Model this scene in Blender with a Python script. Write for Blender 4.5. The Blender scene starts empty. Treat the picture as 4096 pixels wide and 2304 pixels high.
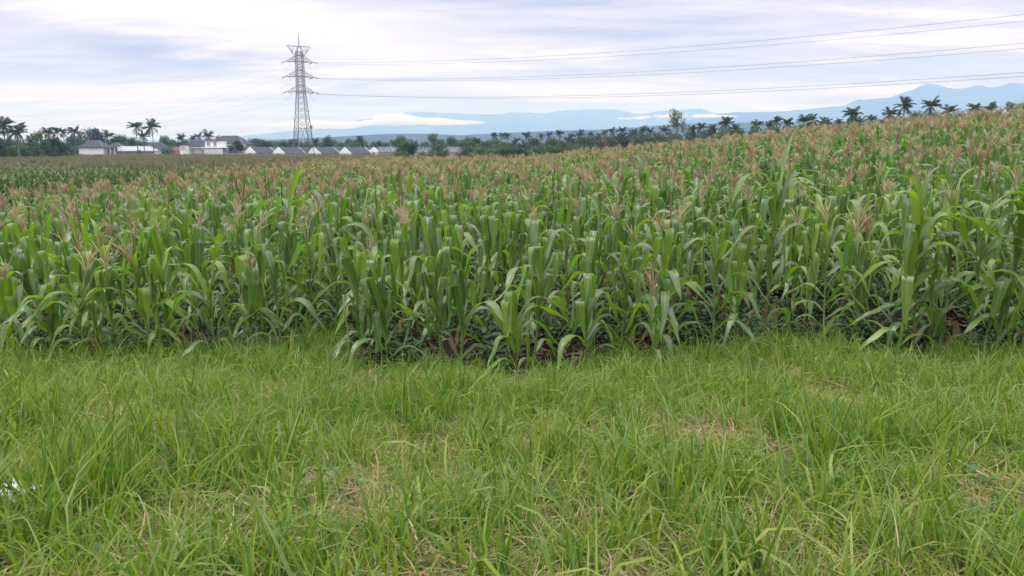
import bpy, math, random
import numpy as np
from mathutils import Vector, Matrix, Euler, noise as mnoise

rng = random.Random(7)
nr = np.random.RandomState(7)
R = math.radians
S = bpy.context.scene
COL = S.collection

# ------------------------------------------------------------------ camera
F = 3200.0                      # focal length in photo pixels (4096 wide)
PITCH = R(10.2)
EYE = 2.5
cd = bpy.data.cameras.new('camera')
cd.sensor_width = 36.0
cd.lens = 36.0 * F / 4096.0
cd.clip_start = 0.05
cd.clip_end = 40000
cam = bpy.data.objects.new('camera', cd)
COL.objects.link(cam)
cam.location = (0, 0, EYE)
cam.rotation_euler = (R(90) - PITCH, 0, 0)
S.camera = cam
CP, SP = math.cos(PITCH), math.sin(PITCH)


def ray(u, v):
    cx, cy = (u - 2048) / F, (1152 - v) / F
    Y = CP + cy * SP
    Z = -SP + cy * CP
    return cx / Y, Z / Y


def P(u, v, d):
    a, e = ray(u, v)
    return Vector((a * d, d, EYE + e * d))


# ------------------------------------------------------------------ world
SUN_EL, SUN_AZ = R(58), R(-118)   # azimuth measured from +Y towards +X
W = bpy.data.worlds.new('World')
S.world = W
W.use_nodes = True
nt = W.node_tree
nt.nodes.clear()


def N(tree, typ, **kw):
    n = tree.nodes.new(typ)
    for k, v in kw.items():
        if k.startswith('i_'):
            key = k[2:]
            key = int(key) if key.isdigit() else key.replace('_', ' ')
            n.inputs[key].default_value = v
        else:
            setattr(n, k, v)
    return n


def L(tree, a, b):
    tree.links.new(a, b)


def math_n(t, op, a, b=None, c=None, clamp=False):
    n = t.nodes.new('ShaderNodeMath')
    n.operation = op
    n.use_clamp = clamp
    for i, x in enumerate((a, b, c)):
        if x is None:
            continue
        if isinstance(x, (int, float)):
            n.inputs[i].default_value = x
        else:
            t.links.new(x, n.inputs[i])
    return n.outputs[0]


def mixc(t, f, a, b, blend='MIX'):
    n = t.nodes.new('ShaderNodeMix')
    n.data_type = 'RGBA'
    n.blend_type = blend
    for sock, x in ((n.inputs[0], f), (n.inputs[6], a), (n.inputs[7], b)):
        if isinstance(x, (int, float)):
            sock.default_value = x
        elif isinstance(x, tuple):
            sock.default_value = x if len(x) == 4 else (*x, 1)
        else:
            t.links.new(x, sock)
    return n.outputs[2]


def ramp(t, fac, stops):
    n = t.nodes.new('ShaderNodeValToRGB')
    els = n.color_ramp.elements
    while len(els) < len(stops):
        els.new(0.5)
    for e, (p, c) in zip(els, stops):
        e.position = p
        e.color = (*c, 1) if len(c) == 3 else c
    t.links.new(fac, n.inputs[0])
    return n.outputs[0]


def noise_n(t, vec, scale, detail=4, rough=0.5, dist=0.0):
    n = t.nodes.new('ShaderNodeTexNoise')
    n.inputs['Scale'].default_value = scale
    n.inputs['Detail'].default_value = detail
    n.inputs['Roughness'].default_value = rough
    n.inputs['Distortion'].default_value = dist
    if vec is not None:
        t.links.new(vec, n.inputs['Vector'])
    return n.outputs[0]


tc = N(nt, 'ShaderNodeTexCoord')
sep = N(nt, 'ShaderNodeSeparateXYZ')
L(nt, tc.outputs['Generated'], sep.inputs[0])
zc = math_n(nt, 'MAXIMUM', sep.outputs[2], 0.0)
den = math_n(nt, 'ADD', zc, 0.09)
px = math_n(nt, 'DIVIDE', sep.outputs[0], den)
py = math_n(nt, 'DIVIDE', sep.outputs[1], den)
cmb = N(nt, 'ShaderNodeCombineXYZ')
L(nt, px, cmb.inputs[0]); L(nt, py, cmb.inputs[1])
# rows of stratus: slightly rotated, stretched
mp = N(nt, 'ShaderNodeMapping')
mp.inputs['Rotation'].default_value = (0, 0, R(12))
mp.inputs['Scale'].default_value = (0.30, 0.62, 1)
L(nt, cmb.outputs[0], mp.inputs[0])
n1 = noise_n(nt, mp.outputs[0], 1.0, 5, 0.50, 0.35)
mp2 = N(nt, 'ShaderNodeMapping')
mp2.inputs['Location'].default_value = (3.1, 7.7, 2)
mp2.inputs['Scale'].default_value = (0.62, 1.7, 1)
L(nt, cmb.outputs[0], mp2.inputs[0])
n2 = noise_n(nt, mp2.outputs[0], 1.2, 7, 0.58, 0.5)
cloudv = math_n(nt, 'ADD', math_n(nt, 'MULTIPLY', n1, 0.6), math_n(nt, 'MULTIPLY', n2, 0.4))
ccol = ramp(nt, cloudv, [(0.42, (3.9, 3.75, 4.9)), (0.465, (5.2, 4.9, 6.2)), (0.515, (6.3, 6.0, 7.3)), (0.57, (8.8, 8.5, 9.6))])


def blob(u, v, wu, wv, rot=0.0, wob=0.0):
    """soft elongated mask round one direction of the sky"""
    a, e = ray(u, v)
    d0 = Vector((a, 1, e)).normalized()
    right = Vector((d0.y, -d0.x, 0)).normalized()
    up = right.cross(d0).normalized()
    r2 = right * math.cos(rot) + up * math.sin(rot)
    u2 = -right * math.sin(rot) + up * math.cos(rot)
    out = []
    for ax, w in ((r2, wu / F), (u2, wv / F)):
        n = N(nt, 'ShaderNodeVectorMath', operation='DOT_PRODUCT')
        L(nt, tc.outputs['Generated'], n.inputs[0])
        n.inputs[1].default_value = tuple(ax)
        off = math_n(nt, 'SUBTRACT', n.outputs['Value'], d0.dot(ax))
        if wob:
            off = math_n(nt, 'ADD', off, math_n(nt, 'MULTIPLY', math_n(nt, 'SUBTRACT', n2, 0.5), wob * w))
        s = math_n(nt, 'DIVIDE', off, w)
        out.append(math_n(nt, 'MULTIPLY', s, s))
    s = math_n(nt, 'ADD', out[0], out[1])
    return math_n(nt, 'EXPONENT', math_n(nt, 'MULTIPLY', s, -1.0))


m = blob(560, 205, 340, 44, R(-6), 2.5)
ccol = mixc(nt, math_n(nt, 'MULTIPLY', m, 0.85), ccol, (1.9, 1.7, 1.7))
m = blob(250, 270, 420, 60, R(2), 2.5)
ccol = mixc(nt, math_n(nt, 'MULTIPLY', m, 0.7), ccol, (2.9, 2.7, 3.0))
m = blob(750, 20, 900, 110, R(-8), 1.5)
ccol = mixc(nt, math_n(nt, 'MULTIPLY', m, 0.8), ccol, (9.0, 8.9, 9.6))
m = blob(1300, 150, 700, 60, R(-12), 1.5)
ccol = mixc(nt, math_n(nt, 'MULTIPLY', m, 0.5), ccol, (8.8, 8.7, 9.6))
m = blob(3500, 270, 800, 50, R(4), 2.5)
ccol = mixc(nt, math_n(nt, 'MULTIPLY', m, 0.6), ccol, (3.9, 3.9, 5.2))
# overcast sky: brighter towards the zenith (CIE overcast)
grad = math_n(nt, 'ADD', 0.96, math_n(nt, 'MULTIPLY', math_n(nt, 'MULTIPLY', zc, math_n(nt, 'ADD', zc, 0.12)), 2.7))
# higher up, beyond the low lavender band, the overcast is neutral white
ccol = mixc(nt, math_n(nt, 'MULTIPLY', math_n(nt, 'SUBTRACT', zc, 0.18), 2.2, clamp=True), ccol, (6.5, 6.3, 6.6))
vm = N(nt, 'ShaderNodeVectorMath', operation='SCALE')
ccol = mixc(nt, 1.0, ccol, ramp(nt, zc, [(0.0, (1.02, 0.90, 1.04)), (0.12, (1.0, 0.96, 1.0)), (0.3, (1, 1, 1))]), 'MULTIPLY')
L(nt, ccol, vm.inputs[0]); L(nt, grad, vm.inputs['Scale'])
sky = N(nt, 'ShaderNodeTexSky')
sky.sky_type = 'NISHITA'
sky.sun_disc = False
sky.sun_elevation = SUN_EL
sky.sun_rotation = SUN_AZ
skym = mixc(nt, 0.93, sky.outputs[0], vm.outputs[0])
# below the horizon: dull green land
below = math_n(nt, 'LESS_THAN', sep.outputs[2], -0.02)
skym = mixc(nt, below, skym, (0.7, 0.8, 0.5))
bg = N(nt, 'ShaderNodeBackground')
bg.inputs['Strength'].default_value = 0.125
L(nt, skym, bg.inputs['Color'])
wo = N(nt, 'ShaderNodeOutputWorld')
L(nt, bg.outputs[0], wo.inputs['Surface'])

sd = bpy.data.lights.new('sun', 'SUN')
sd.energy = 1.5
sd.angle = R(11)
sd.color = (1.0, 0.965, 0.90)
sun = bpy.data.objects.new('sun', sd)
COL.objects.link(sun)
sdir = Vector((math.sin(SUN_AZ) * math.cos(SUN_EL), math.cos(SUN_AZ) * math.cos(SUN_EL), math.sin(SUN_EL)))
sun.rotation_euler = sdir.to_track_quat('Z', 'Y').to_euler()
sun.location = sdir * 50

S.view_settings.view_transform = 'Standard'
S.view_settings.look = 'None'
S.view_settings.gamma = 1
S.view_settings.exposure = 0.06
S.view_settings.use_curve_mapping = False
S.cycles.max_bounces = 6
S.cycles.diffuse_bounces = 2
S.cycles.glossy_bounces = 2
S.cycles.transmission_bounces = 4
S.cycles.volume_bounces = 3
S.cycles.transparent_max_bounces = 6
S.cycles.use_denoising = True
S.cycles.denoiser = 'OPENIMAGEDENOISE'
S.cycles.denoising_input_passes = 'RGB_ALBEDO_NORMAL'

# ------------------------------------------------------------------ materials


def principled(name, col, rough=0.7, spec=0.3, metal=0.0):
    m = bpy.data.materials.new(name)
    m.use_nodes = True
    t = m.node_tree
    b = t.nodes['Principled BSDF']
    b.inputs['Base Color'].default_value = (*col, 1)
    b.inputs['Roughness'].default_value = rough
    b.inputs['Specular IOR Level'].default_value = spec
    b.inputs['Metallic'].default_value = metal
    return m, t, b


def weathered(name, col, rough=0.7, var=0.25, scale=3.0, spec=0.3, dark=0.6, metal=0.0):
    m, t, b = principled(name, col, rough, spec, metal)
    c = N(t, 'ShaderNodeTexCoord')
    n = noise_n(t, c.outputs['Object'], scale, 6, 0.6)
    n2_ = noise_n(t, c.outputs['Object'], scale * 9, 3, 0.6)
    f = math_n(t, 'ADD', math_n(t, 'MULTIPLY', n, 0.7), math_n(t, 'MULTIPLY', n2_, 0.3))
    lo = tuple(x * (1 - var) * (1 if dark > 1 else 1) for x in col)
    hi = tuple(min(1, x * (1 + var)) for x in col)
    L(t, ramp(t, f, [(0.35, lo), (0.65, hi)]), b.inputs['Base Color'])
    return m


def blade_mat(name, cols, trans, rough=0.42, spec=0.45, rib=None, tmix=0.4, tipcol=None, tiplen=0.1, sheen=0.0, patch=0.25):
    """leaf material. attribute lf = (across -1..1, along 0..1, tint)"""
    m, t, b = principled(name, cols[0], rough, spec)
    at = N(t, 'ShaderNodeAttribute', attribute_name='lf')
    sp = N(t, 'ShaderNodeSeparateXYZ')
    L(t, at.outputs['Vector'], sp.inputs[0])
    oi = N(t, 'ShaderNodeObjectInfo')
    r = math_n(t, 'FRACT', math_n(t, 'ADD', math_n(t, 'MULTIPLY', oi.outputs['Random'], 0.999), sp.outputs[2]))
    tcn = N(t, 'ShaderNodeTexCoord')
    geo = N(t, 'ShaderNodeNewGeometry')
    big = noise_n(t, geo.outputs['Position'], 0.35, 2, 0.5)
    r2 = math_n(t, 'ADD', r, math_n(t, 'MULTIPLY', math_n(t, 'SUBTRACT', big, 0.5), 0.9), clamp=True)
    k = len(cols)
    base = ramp(t, r2, [(i / (k - 1), c) for i, c in enumerate(cols)])
    small = noise_n(t, geo.outputs['Position'], 14, 4, 0.6)
    base = mixc(t, math_n(t, 'MULTIPLY', small, patch), base, mixc(t, 1.0, base, (0.55, 0.62, 0.5), 'MULTIPLY'))
    if rib:
        ab = math_n(t, 'ABSOLUTE', sp.outputs[0])
        f = math_n(t, 'LESS_THAN', ab, 0.11)
        f = math_n(t, 'MULTIPLY', f, math_n(t, 'SUBTRACT', 0.95, sp.outputs[1], clamp=True))
        base = mixc(t, f, base, rib)
        # parallel veins
        w = math_n(t, 'SINE', math_n(t, 'MULTIPLY', sp.outputs[0], 60.0))
        base = mixc(t, math_n(t, 'MULTIPLY_ADD', w, 0.06, 0.06), base, rib)
    if tipcol:
        nn = noise_n(t, geo.outputs['Position'], 9, 3, 0.6)
        thr = math_n(t, 'ADD', 1.0 - tiplen, math_n(t, 'MULTIPLY', math_n(t, 'SUBTRACT', nn, 0.5), 0.5))
        lim = math_n(t, 'ADD', thr, math_n(t, 'MULTIPLY', r, 0.22))
        f = math_n(t, 'MULTIPLY', math_n(t, 'SUBTRACT', sp.outputs[1], lim), 12, clamp=True)
        base = mixc(t, f, base, tipcol)
    L(t, base, b.inputs['Base Color'])
    if sheen:
        b.inputs['Sheen Weight'].default_value = sheen
        b.inputs['Sheen Roughness'].default_value = 0.5
    bp = N(t, 'ShaderNodeBump')
    bp.inputs['Strength'].default_value = 0.35
    bp.inputs['Distance'].default_value = 0.01
    L(t, noise_n(t, geo.outputs['Position'], 40, 2, 0.5), bp.inputs['Height'])
    L(t, bp.outputs[0], b.inputs['Normal'])
    tr = N(t, 'ShaderNodeBsdfTranslucent')
    L(t, mixc(t, 0.65, base, trans), tr.inputs['Color'])
    mx = N(t, 'ShaderNodeMixShader')
    mx.inputs[0].default_value = tmix
    L(t, b.outputs[0], mx.inputs[1]); L(t, tr.outputs[0], mx.inputs[2])
    L(t, mx.outputs[0], t.nodes['Material Output'].inputs['Surface'])
    return m


M = {}
M['corn'] = blade_mat('corn_leaf', [(0.030, 0.085, 0.010), (0.052, 0.125, 0.014), (0.080, 0.160, 0.030), (0.110, 0.195, 0.034), (0.18, 0.26, 0.022)],
                      (0.24, 0.56, 0.004), 0.37, 0.95, rib=(0.38, 0.46, 0.24), tmix=0.34, tipcol=(0.30, 0.24, 0.11), tiplen=0.06, sheen=0.18)
M['corny'] = blade_mat('corn_leaf_yellowish', [(0.10, 0.21, 0.025), (0.14, 0.26, 0.03), (0.21, 0.31, 0.04)],
                       (0.32, 0.62, 0.008), 0.42, 0.7, rib=(0.28, 0.32, 0.12), tmix=0.4, tipcol=(0.45, 0.27, 0.08), tiplen=0.16, sheen=0.15)
M['corndry'] = blade_mat('corn_leaf_dry', [(0.34, 0.27, 0.15), (0.26, 0.17, 0.09), (0.22, 0.21, 0.10), (0.32, 0.20, 0.08)],
                         (0.4, 0.25, 0.08), 0.7, 0.2, tmix=0.25)
M['litter'] = blade_mat('leaf_litter', [(0.12, 0.085, 0.05), (0.08, 0.055, 0.035), (0.17, 0.13, 0.08)], (0.1, 0.07, 0.03), 0.8, 0.15, tmix=0.05)
M['stalk'] = blade_mat('corn_stalk', [(0.10, 0.17, 0.05), (0.14, 0.20, 0.06), (0.18, 0.21, 0.07)], (0.1, 0.2, 0.02), 0.5, 0.4, tmix=0.05)
M['stalkred'] = blade_mat('corn_stalk_reddish', [(0.14, 0.06, 0.03), (0.17, 0.10, 0.04)], (0.1, 0.1, 0.02), 0.5, 0.4, tmix=0.05)
M['tassel'] = blade_mat('corn_tassel', [(0.48, 0.34, 0.22), (0.58, 0.44, 0.28), (0.64, 0.52, 0.32), (0.60, 0.53, 0.30), (0.50, 0.32, 0.23)],
                        (0.5, 0.35, 0.2), 0.8, 0.15, tmix=0.25)
M['tasseldark'] = blade_mat('corn_tassel_dark', [(0.20, 0.13, 0.08), (0.26, 0.17, 0.10)], (0.3, 0.2, 0.1), 0.8, 0.15, tmix=0.15)
M['silk'] = blade_mat('corn_silk', [(0.12, 0.035, 0.02), (0.16, 0.06, 0.04)], (0.2, 0.05, 0.02), 0.7, 0.2, tmix=0.1)
M['husk'] = blade_mat('corn_husk', [(0.12, 0.20, 0.05), (0.16, 0.22, 0.07)], (0.2, 0.3, 0.05), 0.5, 0.35, tmix=0.1)
M['grass'] = blade_mat('grass_blade', [(0.11, 0.195, 0.016), (0.16, 0.25, 0.022), (0.21, 0.295, 0.028), (0.21, 0.29, 0.08), (0.33, 0.36, 0.09)],
                       (0.30, 0.48, 0.008), 0.42, 0.4, tmix=0.4, tipcol=(0.36, 0.30, 0.14), tiplen=0.04, rib=(0.20, 0.28, 0.08))
M['grassdk'] = blade_mat('grass_blade_deep', [(0.07, 0.155, 0.014), (0.095, 0.19, 0.02), (0.13, 0.215, 0.055)],
                         (0.14, 0.36, 0.01), 0.40, 0.4, tmix=0.34, rib=(0.15, 0.25, 0.08))
M['straw'] = blade_mat('straw', [(0.24, 0.18, 0.10), (0.36, 0.28, 0.16), (0.18, 0.13, 0.07), (0.46, 0.38, 0.22)],
                       (0.4, 0.3, 0.15), 0.7, 0.2, tmix=0.15)
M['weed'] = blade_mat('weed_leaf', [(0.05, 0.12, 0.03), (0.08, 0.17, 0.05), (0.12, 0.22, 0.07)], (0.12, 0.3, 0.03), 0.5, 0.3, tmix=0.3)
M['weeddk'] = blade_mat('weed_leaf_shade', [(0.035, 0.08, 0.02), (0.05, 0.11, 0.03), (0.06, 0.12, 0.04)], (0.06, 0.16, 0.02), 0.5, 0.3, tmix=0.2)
M['farcorn'] = blade_mat('far_corn_leaf', [(0.12, 0.19, 0.06), (0.15, 0.22, 0.075), (0.17, 0.24, 0.08), (0.19, 0.25, 0.085)],
                         (0.10, 0.22, 0.03), 0.45, 0.45, tmix=0.25)
M['fartassel'] = blade_mat('far_corn_tassel', [(0.30, 0.29, 0.17), (0.34, 0.32, 0.19), (0.29, 0.31, 0.17)], (0.3, 0.2, 0.1), 0.8, 0.15, tmix=0.2)


def tree_mat(name, cols, trans=(0.07, 0.14, 0.02), rough=0.55):
    m, t, b = principled(name, cols[0], rough, 0.3)
    oi = N(t, 'ShaderNodeObjectInfo')
    geo = N(t, 'ShaderNodeNewGeometry')
    n = noise_n(t, geo.outputs['Position'], 0.9, 3, 0.6)
    f = math_n(t, 'ADD', math_n(t, 'MULTIPLY', n, 0.7), math_n(t, 'MULTIPLY', oi.outputs['Random'], 0.45))
    f = math_n(t, 'SUBTRACT', f, 0.1, clamp=True)
    k = len(cols)
    base = ramp(t, f, [(0.15 + 0.7 * i / (k - 1), c) for i, c in enumerate(cols)])
    L(t, base, b.inputs['Base Color'])
    tr = N(t, 'ShaderNodeBsdfTranslucent')
    L(t, mixc(t, 0.5, base, trans), tr.inputs['Color'])
    mx = N(t, 'ShaderNodeMixShader')
    mx.inputs[0].default_value = 0.2
    L(t, b.outputs[0], mx.inputs[1]); L(t, tr.outputs[0], mx.inputs[2])
    L(t, mx.outputs[0], t.nodes['Material Output'].inputs['Surface'])
    return m


M['palm'] = tree_mat('palm_frond', [(0.050, 0.075, 0.035), (0.075, 0.105, 0.045), (0.11, 0.13, 0.06)])
M['palmdead'] = tree_mat('palm_frond_dead', [(0.13, 0.09, 0.055), (0.18, 0.13, 0.08)])
M['tree'] = tree_mat('tree_leaves', [(0.045, 0.080, 0.026), (0.072, 0.118, 0.036), (0.105, 0.160, 0.050)])
M['treedark'] = tree_mat('tree_leaves_dark', [(0.022, 0.038, 0.018), (0.032, 0.052, 0.022), (0.045, 0.065, 0.03)])
M['treelight'] = tree_mat('tree_leaves_light', [(0.07, 0.12, 0.03), (0.10, 0.16, 0.04), (0.13, 0.19, 0.05)])
M['treeolive'] = tree_mat('tree_leaves_olive', [(0.07, 0.085, 0.03), (0.11, 0.12, 0.045), (0.15, 0.15, 0.06)])
M['bark'] = weathered('bark', (0.16, 0.13, 0.10), 0.9, 0.35, 2.0)
M['palmbark'] = weathered('palm_bark', (0.19, 0.17, 0.15), 0.9, 0.3, 1.5)
M['pale'] = tree_mat('pale_blossom_shrub', [(0.30, 0.30, 0.24), (0.42, 0.42, 0.34), (0.2, 0.24, 0.14)])

# ------------------------------------------------------------------ terrain
YS = np.array([9, 20, 27, 35, 45, 60, 80, 150, 300, 450, 1000, 12000.])
AS = np.array([-1.3, -.95, -.63, -.40, -.15, 0, .17, .34, .50, .63, .95, 1.3])
G = np.array([
    # 9   20    27    35    45     60    80    150   300   450  1000 12000
    [0, -.70, -1.0, -1.6, -1.4, -1.4, -1.6, -2.1, -2.4, -3.0, -6, -10],
    [0, -.60, -.85, -1.4, -1.2, -1.25, -1.5, -2.2, -3.1, -3.8, -6, -10],
    [0, -.45, -.65, -1.1, -.95, -1.05, -1.35, -2.05, -3.2, -3.8, -6, -10],
    [0, -.20, -.28, -.38, -.55, -.68, -.95, -1.7, -3.1, -3.9, -6, -10],
    [0, -.05, -.05, -.08, -.15, -.30, -.65, -1.7, -3.3, -4.2, -7, -10],
    [0, -.03, -.06, -.07, -.08, -.20, -.9, -2.4, -3.8, -5, -8, -10],
    [0, .15, .26, .42, .58, .66, .1, -1.2, -3.2, -5, -8, -10],
    [0, .40, .74, 1.10, 1.42, 1.60, 1.2, .0, -2.4, -4, -8, -10],
    [0, .60, 1.10, 1.66, 2.05, 2.12, 1.7, .6, -1.4, -3, -8, -10],
    [0, .76, 1.38, 2.02, 2.46, 2.50, 2.0, 1.0, -.6, -2, -8, -10],
    [0, 1.0, 1.80, 2.60, 3.10, 3.10, 2.6, 1.8, .5, -1, -8, -10],
    [0, 1.4, 2.50, 3.70, 4.60, 5.00, 4.8, 3.2, 2.0, 0, -8, -10]])


def ground_arr(x, y):
    x = np.asarray(x, float); y = np.asarray(y, float)
    yy = np.clip(y, 9, 12000)
    a = np.clip(x / yy, -1.299, 1.299)
    ly = np.log(yy)
    LY = np.log(YS)
    j = np.clip(np.searchsorted(LY, ly) - 1, 0, len(YS) - 2)
    i = np.clip(np.searchsorted(AS, a) - 1, 0, len(AS) - 2)
    fy = (ly - LY[j]) / (LY[j + 1] - LY[j])
    fa = (a - AS[i]) / (AS[i + 1] - AS[i])
    fy = np.clip(fy, 0, 1); fa = np.clip(fa, 0, 1)
    z = (G[i, j] * (1 - fa) + G[i + 1, j] * fa) * (1 - fy) + (G[i, j + 1] * (1 - fa) + G[i + 1, j + 1] * fa) * fy
    near = np.clip((8.0 - y) / 5.5, 0, 1.15) * 0.75
    bump = 0.035 * np.sin(x * 1.3 + 0.7 * np.sin(y * 0.9)) * np.cos(y * 1.1 + 0.5) + 0.02 * np.sin(x * 3.7 + y * 2.9)
    return np.where(y < 9, near, z) + bump * np.clip((60 - y) / 50, 0, 1)


def gz(x, y):
    return float(ground_arr([x], [y])[0])


def tag(o, label=None, cat=None, group=None, kind=None):
    if label: o['label'] = label
    if cat: o['category'] = cat
    if group: o['group'] = group
    if kind: o['kind'] = kind
    return o


def mesh_np(name, V, Fc, mats=(), matidx=None, lf=None, smooth=True):
    """V (n,3); Fc: array of quads (m,4) (tris repeat -1) """
    me = bpy.data.meshes.new(name)
    V = np.asarray(V, np.float32)
    Fc = np.asarray(Fc, np.int64)
    tri = Fc[:, 3] < 0
    sizes = np.where(tri, 3, 4)
    flat = Fc.reshape(-1)
    loops = flat[flat >= 0]
    starts = np.concatenate([[0], np.cumsum(sizes)[:-1]])
    me.vertices.add(len(V)); me.vertices.foreach_set('co', V.reshape(-1))
    me.loops.add(len(loops)); me.loops.foreach_set('vertex_index', loops.astype(np.int32))
    me.polygons.add(len(Fc)); me.polygons.foreach_set('loop_start', starts.astype(np.int32))
    if matidx is not None:
        me.polygons.foreach_set('material_index', np.asarray(matidx, np.int32))
    me.polygons.foreach_set('use_smooth', np.full(len(Fc), smooth))
    for m_ in mats:
        me.materials.append(m_)
    if lf is not None:
        at = me.attributes.new('lf', 'FLOAT_VECTOR', 'POINT')
        at.data.foreach_set('vector', np.asarray(lf, np.float32).reshape(-1))
    me.update(calc_edges=True)
    me.validate()
    return me


def link(name, me, parent=None, loc=None, rot=None, sc=None):
    o = bpy.data.objects.new(name, me)
    COL.objects.link(o)
    if parent: o.parent = parent
    if loc is not None: o.location = loc
    if rot is not None: o.rotation_euler = rot
    if sc is not None: o.scale = sc if hasattr(sc, '__len__') else (sc, sc, sc)
    return o


class MB:
    """collects geometry pieces: dicts with V, F, lf and a material"""

    def __init__(s):
        s.V = []; s.F = []; s.lf = []; s.mi = []; s.n = 0; s.mats = []

    def add(s, V, Fc, lf=None, mat=None, T=None, tint=None):
        V = np.asarray(V, float); Fc = np.asarray(Fc, np.int64)
        if T is not None:
            T = np.asarray(T)
            V = V @ T[:3, :3].T + T[:3, 3]
        if lf is None:
            lf = np.zeros((len(V), 3))
        else:
            lf = np.array(lf, float)
        if tint is not None:
            lf[:, 2] = tint
        if mat is not None and mat not in s.mats:
            s.mats.append(mat)
        k = s.mats.index(mat) if mat is not None else 0
        F2 = np.where(Fc >= 0, Fc + s.n, -1)
        s.V.append(V); s.F.append(F2); s.lf.append(lf); s.mi.append(np.full(len(Fc), k))
        s.n += len(V)
        return s

    def mesh(s, name, smooth=True, mats=None):
        return mesh_np(name, np.concatenate(s.V), np.concatenate(s.F), mats or s.mats, np.concatenate(s.mi), np.concatenate(s.lf), smooth)

    def obj(s, name, parent=None, smooth=False, mats=None, loc=None, rot=None, sc=None):
        return link(name, s.mesh(name, smooth, mats), parent, loc, rot, sc)

    def box(s, x0, x1, y0, y1, z0, z1, mat=None, T=None):
        V = [(x, y, z) for z in (z0, z1) for y in (y0, y1) for x in (x0, x1)]
        Fc = [(0, 2, 3, 1), (4, 5, 7, 6), (0, 1, 5, 4), (2, 6, 7, 3), (0, 4, 6, 2), (1, 3, 7, 5)]
        return s.add(V, Fc, None, mat, T)

    def bar(s, a, b, r, mat=None, n=4, r2=None):
        a = Vector(a); b = Vector(b)
        q = (b - a).to_track_quat('Z', 'Y')
        r2 = r if r2 is None else r2
        V = []
        for p, rr in ((a, r), (b, r2)):
            for k in range(n):
                t_ = 2 * math.pi * (k + .5) / n
                V.append(p + q @ Vector((rr * math.cos(t_), rr * math.sin(t_), 0)))
        Fc = [(k, (k + 1) % n, n + (k + 1) % n, n + k) for k in range(n)]
        if n == 4:
            Fc += [(3, 2, 1, 0), (4, 5, 6, 7)]
        return s.add([tuple(v) for v in V], Fc, None, mat)

    def tube(s, pts, radii, n=6, mat=None, lf_t=0.0):
        pts = [Vector(p) for p in pts]
        V = []; lf = []
        for i, p in enumerate(pts):
            d = (pts[min(i + 1, len(pts) - 1)] - pts[max(i - 1, 0)]).normalized()
            q = d.to_track_quat('Z', 'Y')
            rr = radii[i] if hasattr(radii, '__len__') else radii
            for k in range(n):
                t_ = 2 * math.pi * k / n
                V.append(tuple(p + q @ Vector((rr * math.cos(t_), rr * math.sin(t_), 0))))
                lf.append((0.5, i / max(1, len(pts) - 1) * 0.8, lf_t))
        Fc = []
        for i in range(len(pts) - 1):
            for k in range(n):
                Fc.append((i * n + k, i * n + (k + 1) % n, (i + 1) * n + (k + 1) % n, (i + 1) * n + k))
        return s.add(V, Fc, lf, mat)


# ground sheet -------------------------------------------------------------
ag = np.linspace(-1.25, 1.25, 131)
yg = np.concatenate([np.arange(-2, 12, 0.2), np.exp(np.linspace(math.log(12), math.log(16000), 150))])
AA, YY = np.meshgrid(ag, yg)
XX = AA * (YY + 14)
ZZ = ground_arr(XX, YY)
V = np.stack([XX, YY, ZZ], -1).reshape(-1, 3)
nc, nrw = len(ag), len(yg)
ii, jj = np.meshgrid(np.arange(nc - 1), np.arange(nrw - 1))
a0 = (jj * nc + ii).reshape(-1)
Fg = np.stack([a0, a0 + 1, a0 + nc + 1, a0 + nc], -1)
mg, t, b = principled('ground_soil', (0.1, 0.07, 0.05), 0.95, 0.1)
geo = N(t, 'ShaderNodeNewGeometry')
spx = N(t, 'ShaderNodeSeparateXYZ')
L(t, geo.outputs['Position'], spx.inputs[0])
nA = noise_n(t, geo.outputs['Position'], 2.2, 6, 0.65)
nB = noise_n(t, geo.outputs['Position'], 22, 5, 0.7)
soil = ramp(t, nB, [(0.3, (0.018, 0.013, 0.010)), (0.6, (0.036, 0.026, 0.018)), (0.75, (0.060, 0.044, 0.031))])
that = ramp(t, nB, [(0.3, (0.03, 0.022, 0.012)), (0.5, (0.10, 0.075, 0.04)), (0.66, (0.20, 0.155, 0.09))])
gr = ramp(t, nA, [(0.35, (0.035, 0.055, 0.018)), (0.65, (0.07, 0.10, 0.03))])
near = mixc(t, math_n(t, 'MULTIPLY', math_n(t, 'SUBTRACT', nA, 0.42), 4, clamp=True), gr, that)
zone = math_n(t, 'MULTIPLY', math_n(t, 'SUBTRACT', math_n(t, 'ADD', spx.outputs[1], math_n(t, 'MULTIPLY', nA, 1.0)), 8.2), 2.5, clamp=True)
c1 = mixc(t, zone, near, soil)
farz = math_n(t, 'DIVIDE', math_n(t, 'SUBTRACT', spx.outputs[1], 60), 60, clamp=True)
wood = noise_n(t, geo.outputs['Position'], 0.02, 8, 0.7)
wcol = ramp(t, wood, [(0.35, (0.022, 0.038, 0.018)), (0.55, (0.04, 0.065, 0.025)), (0.7, (0.08, 0.10, 0.04))])
L(t, mixc(t, farz, c1, wcol), b.inputs['Base Color'])
bpn = N(t, 'ShaderNodeBump')
bpn.inputs['Strength'].default_value = 0.8
bpn.inputs['Distance'].default_value = 0.12
L(t, nB, bpn.inputs['Height']); L(t, bpn.outputs[0], b.inputs['Normal'])
tag(link('ground', mesh_np('ground', V, Fg, [mg])), 'dark soil and thatch under grass and corn, running out to the far plain', kind='structure')

# ------------------------------------------------------------------ hills and mountains


def fbm(x, y, o=5):
    s, a, f = 0, 1, 1
    for _ in range(o):
        s += a * mnoise.noise(Vector((x * f, y * f, 3.3))); a *= .5; f *= 2.0
    return s


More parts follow.
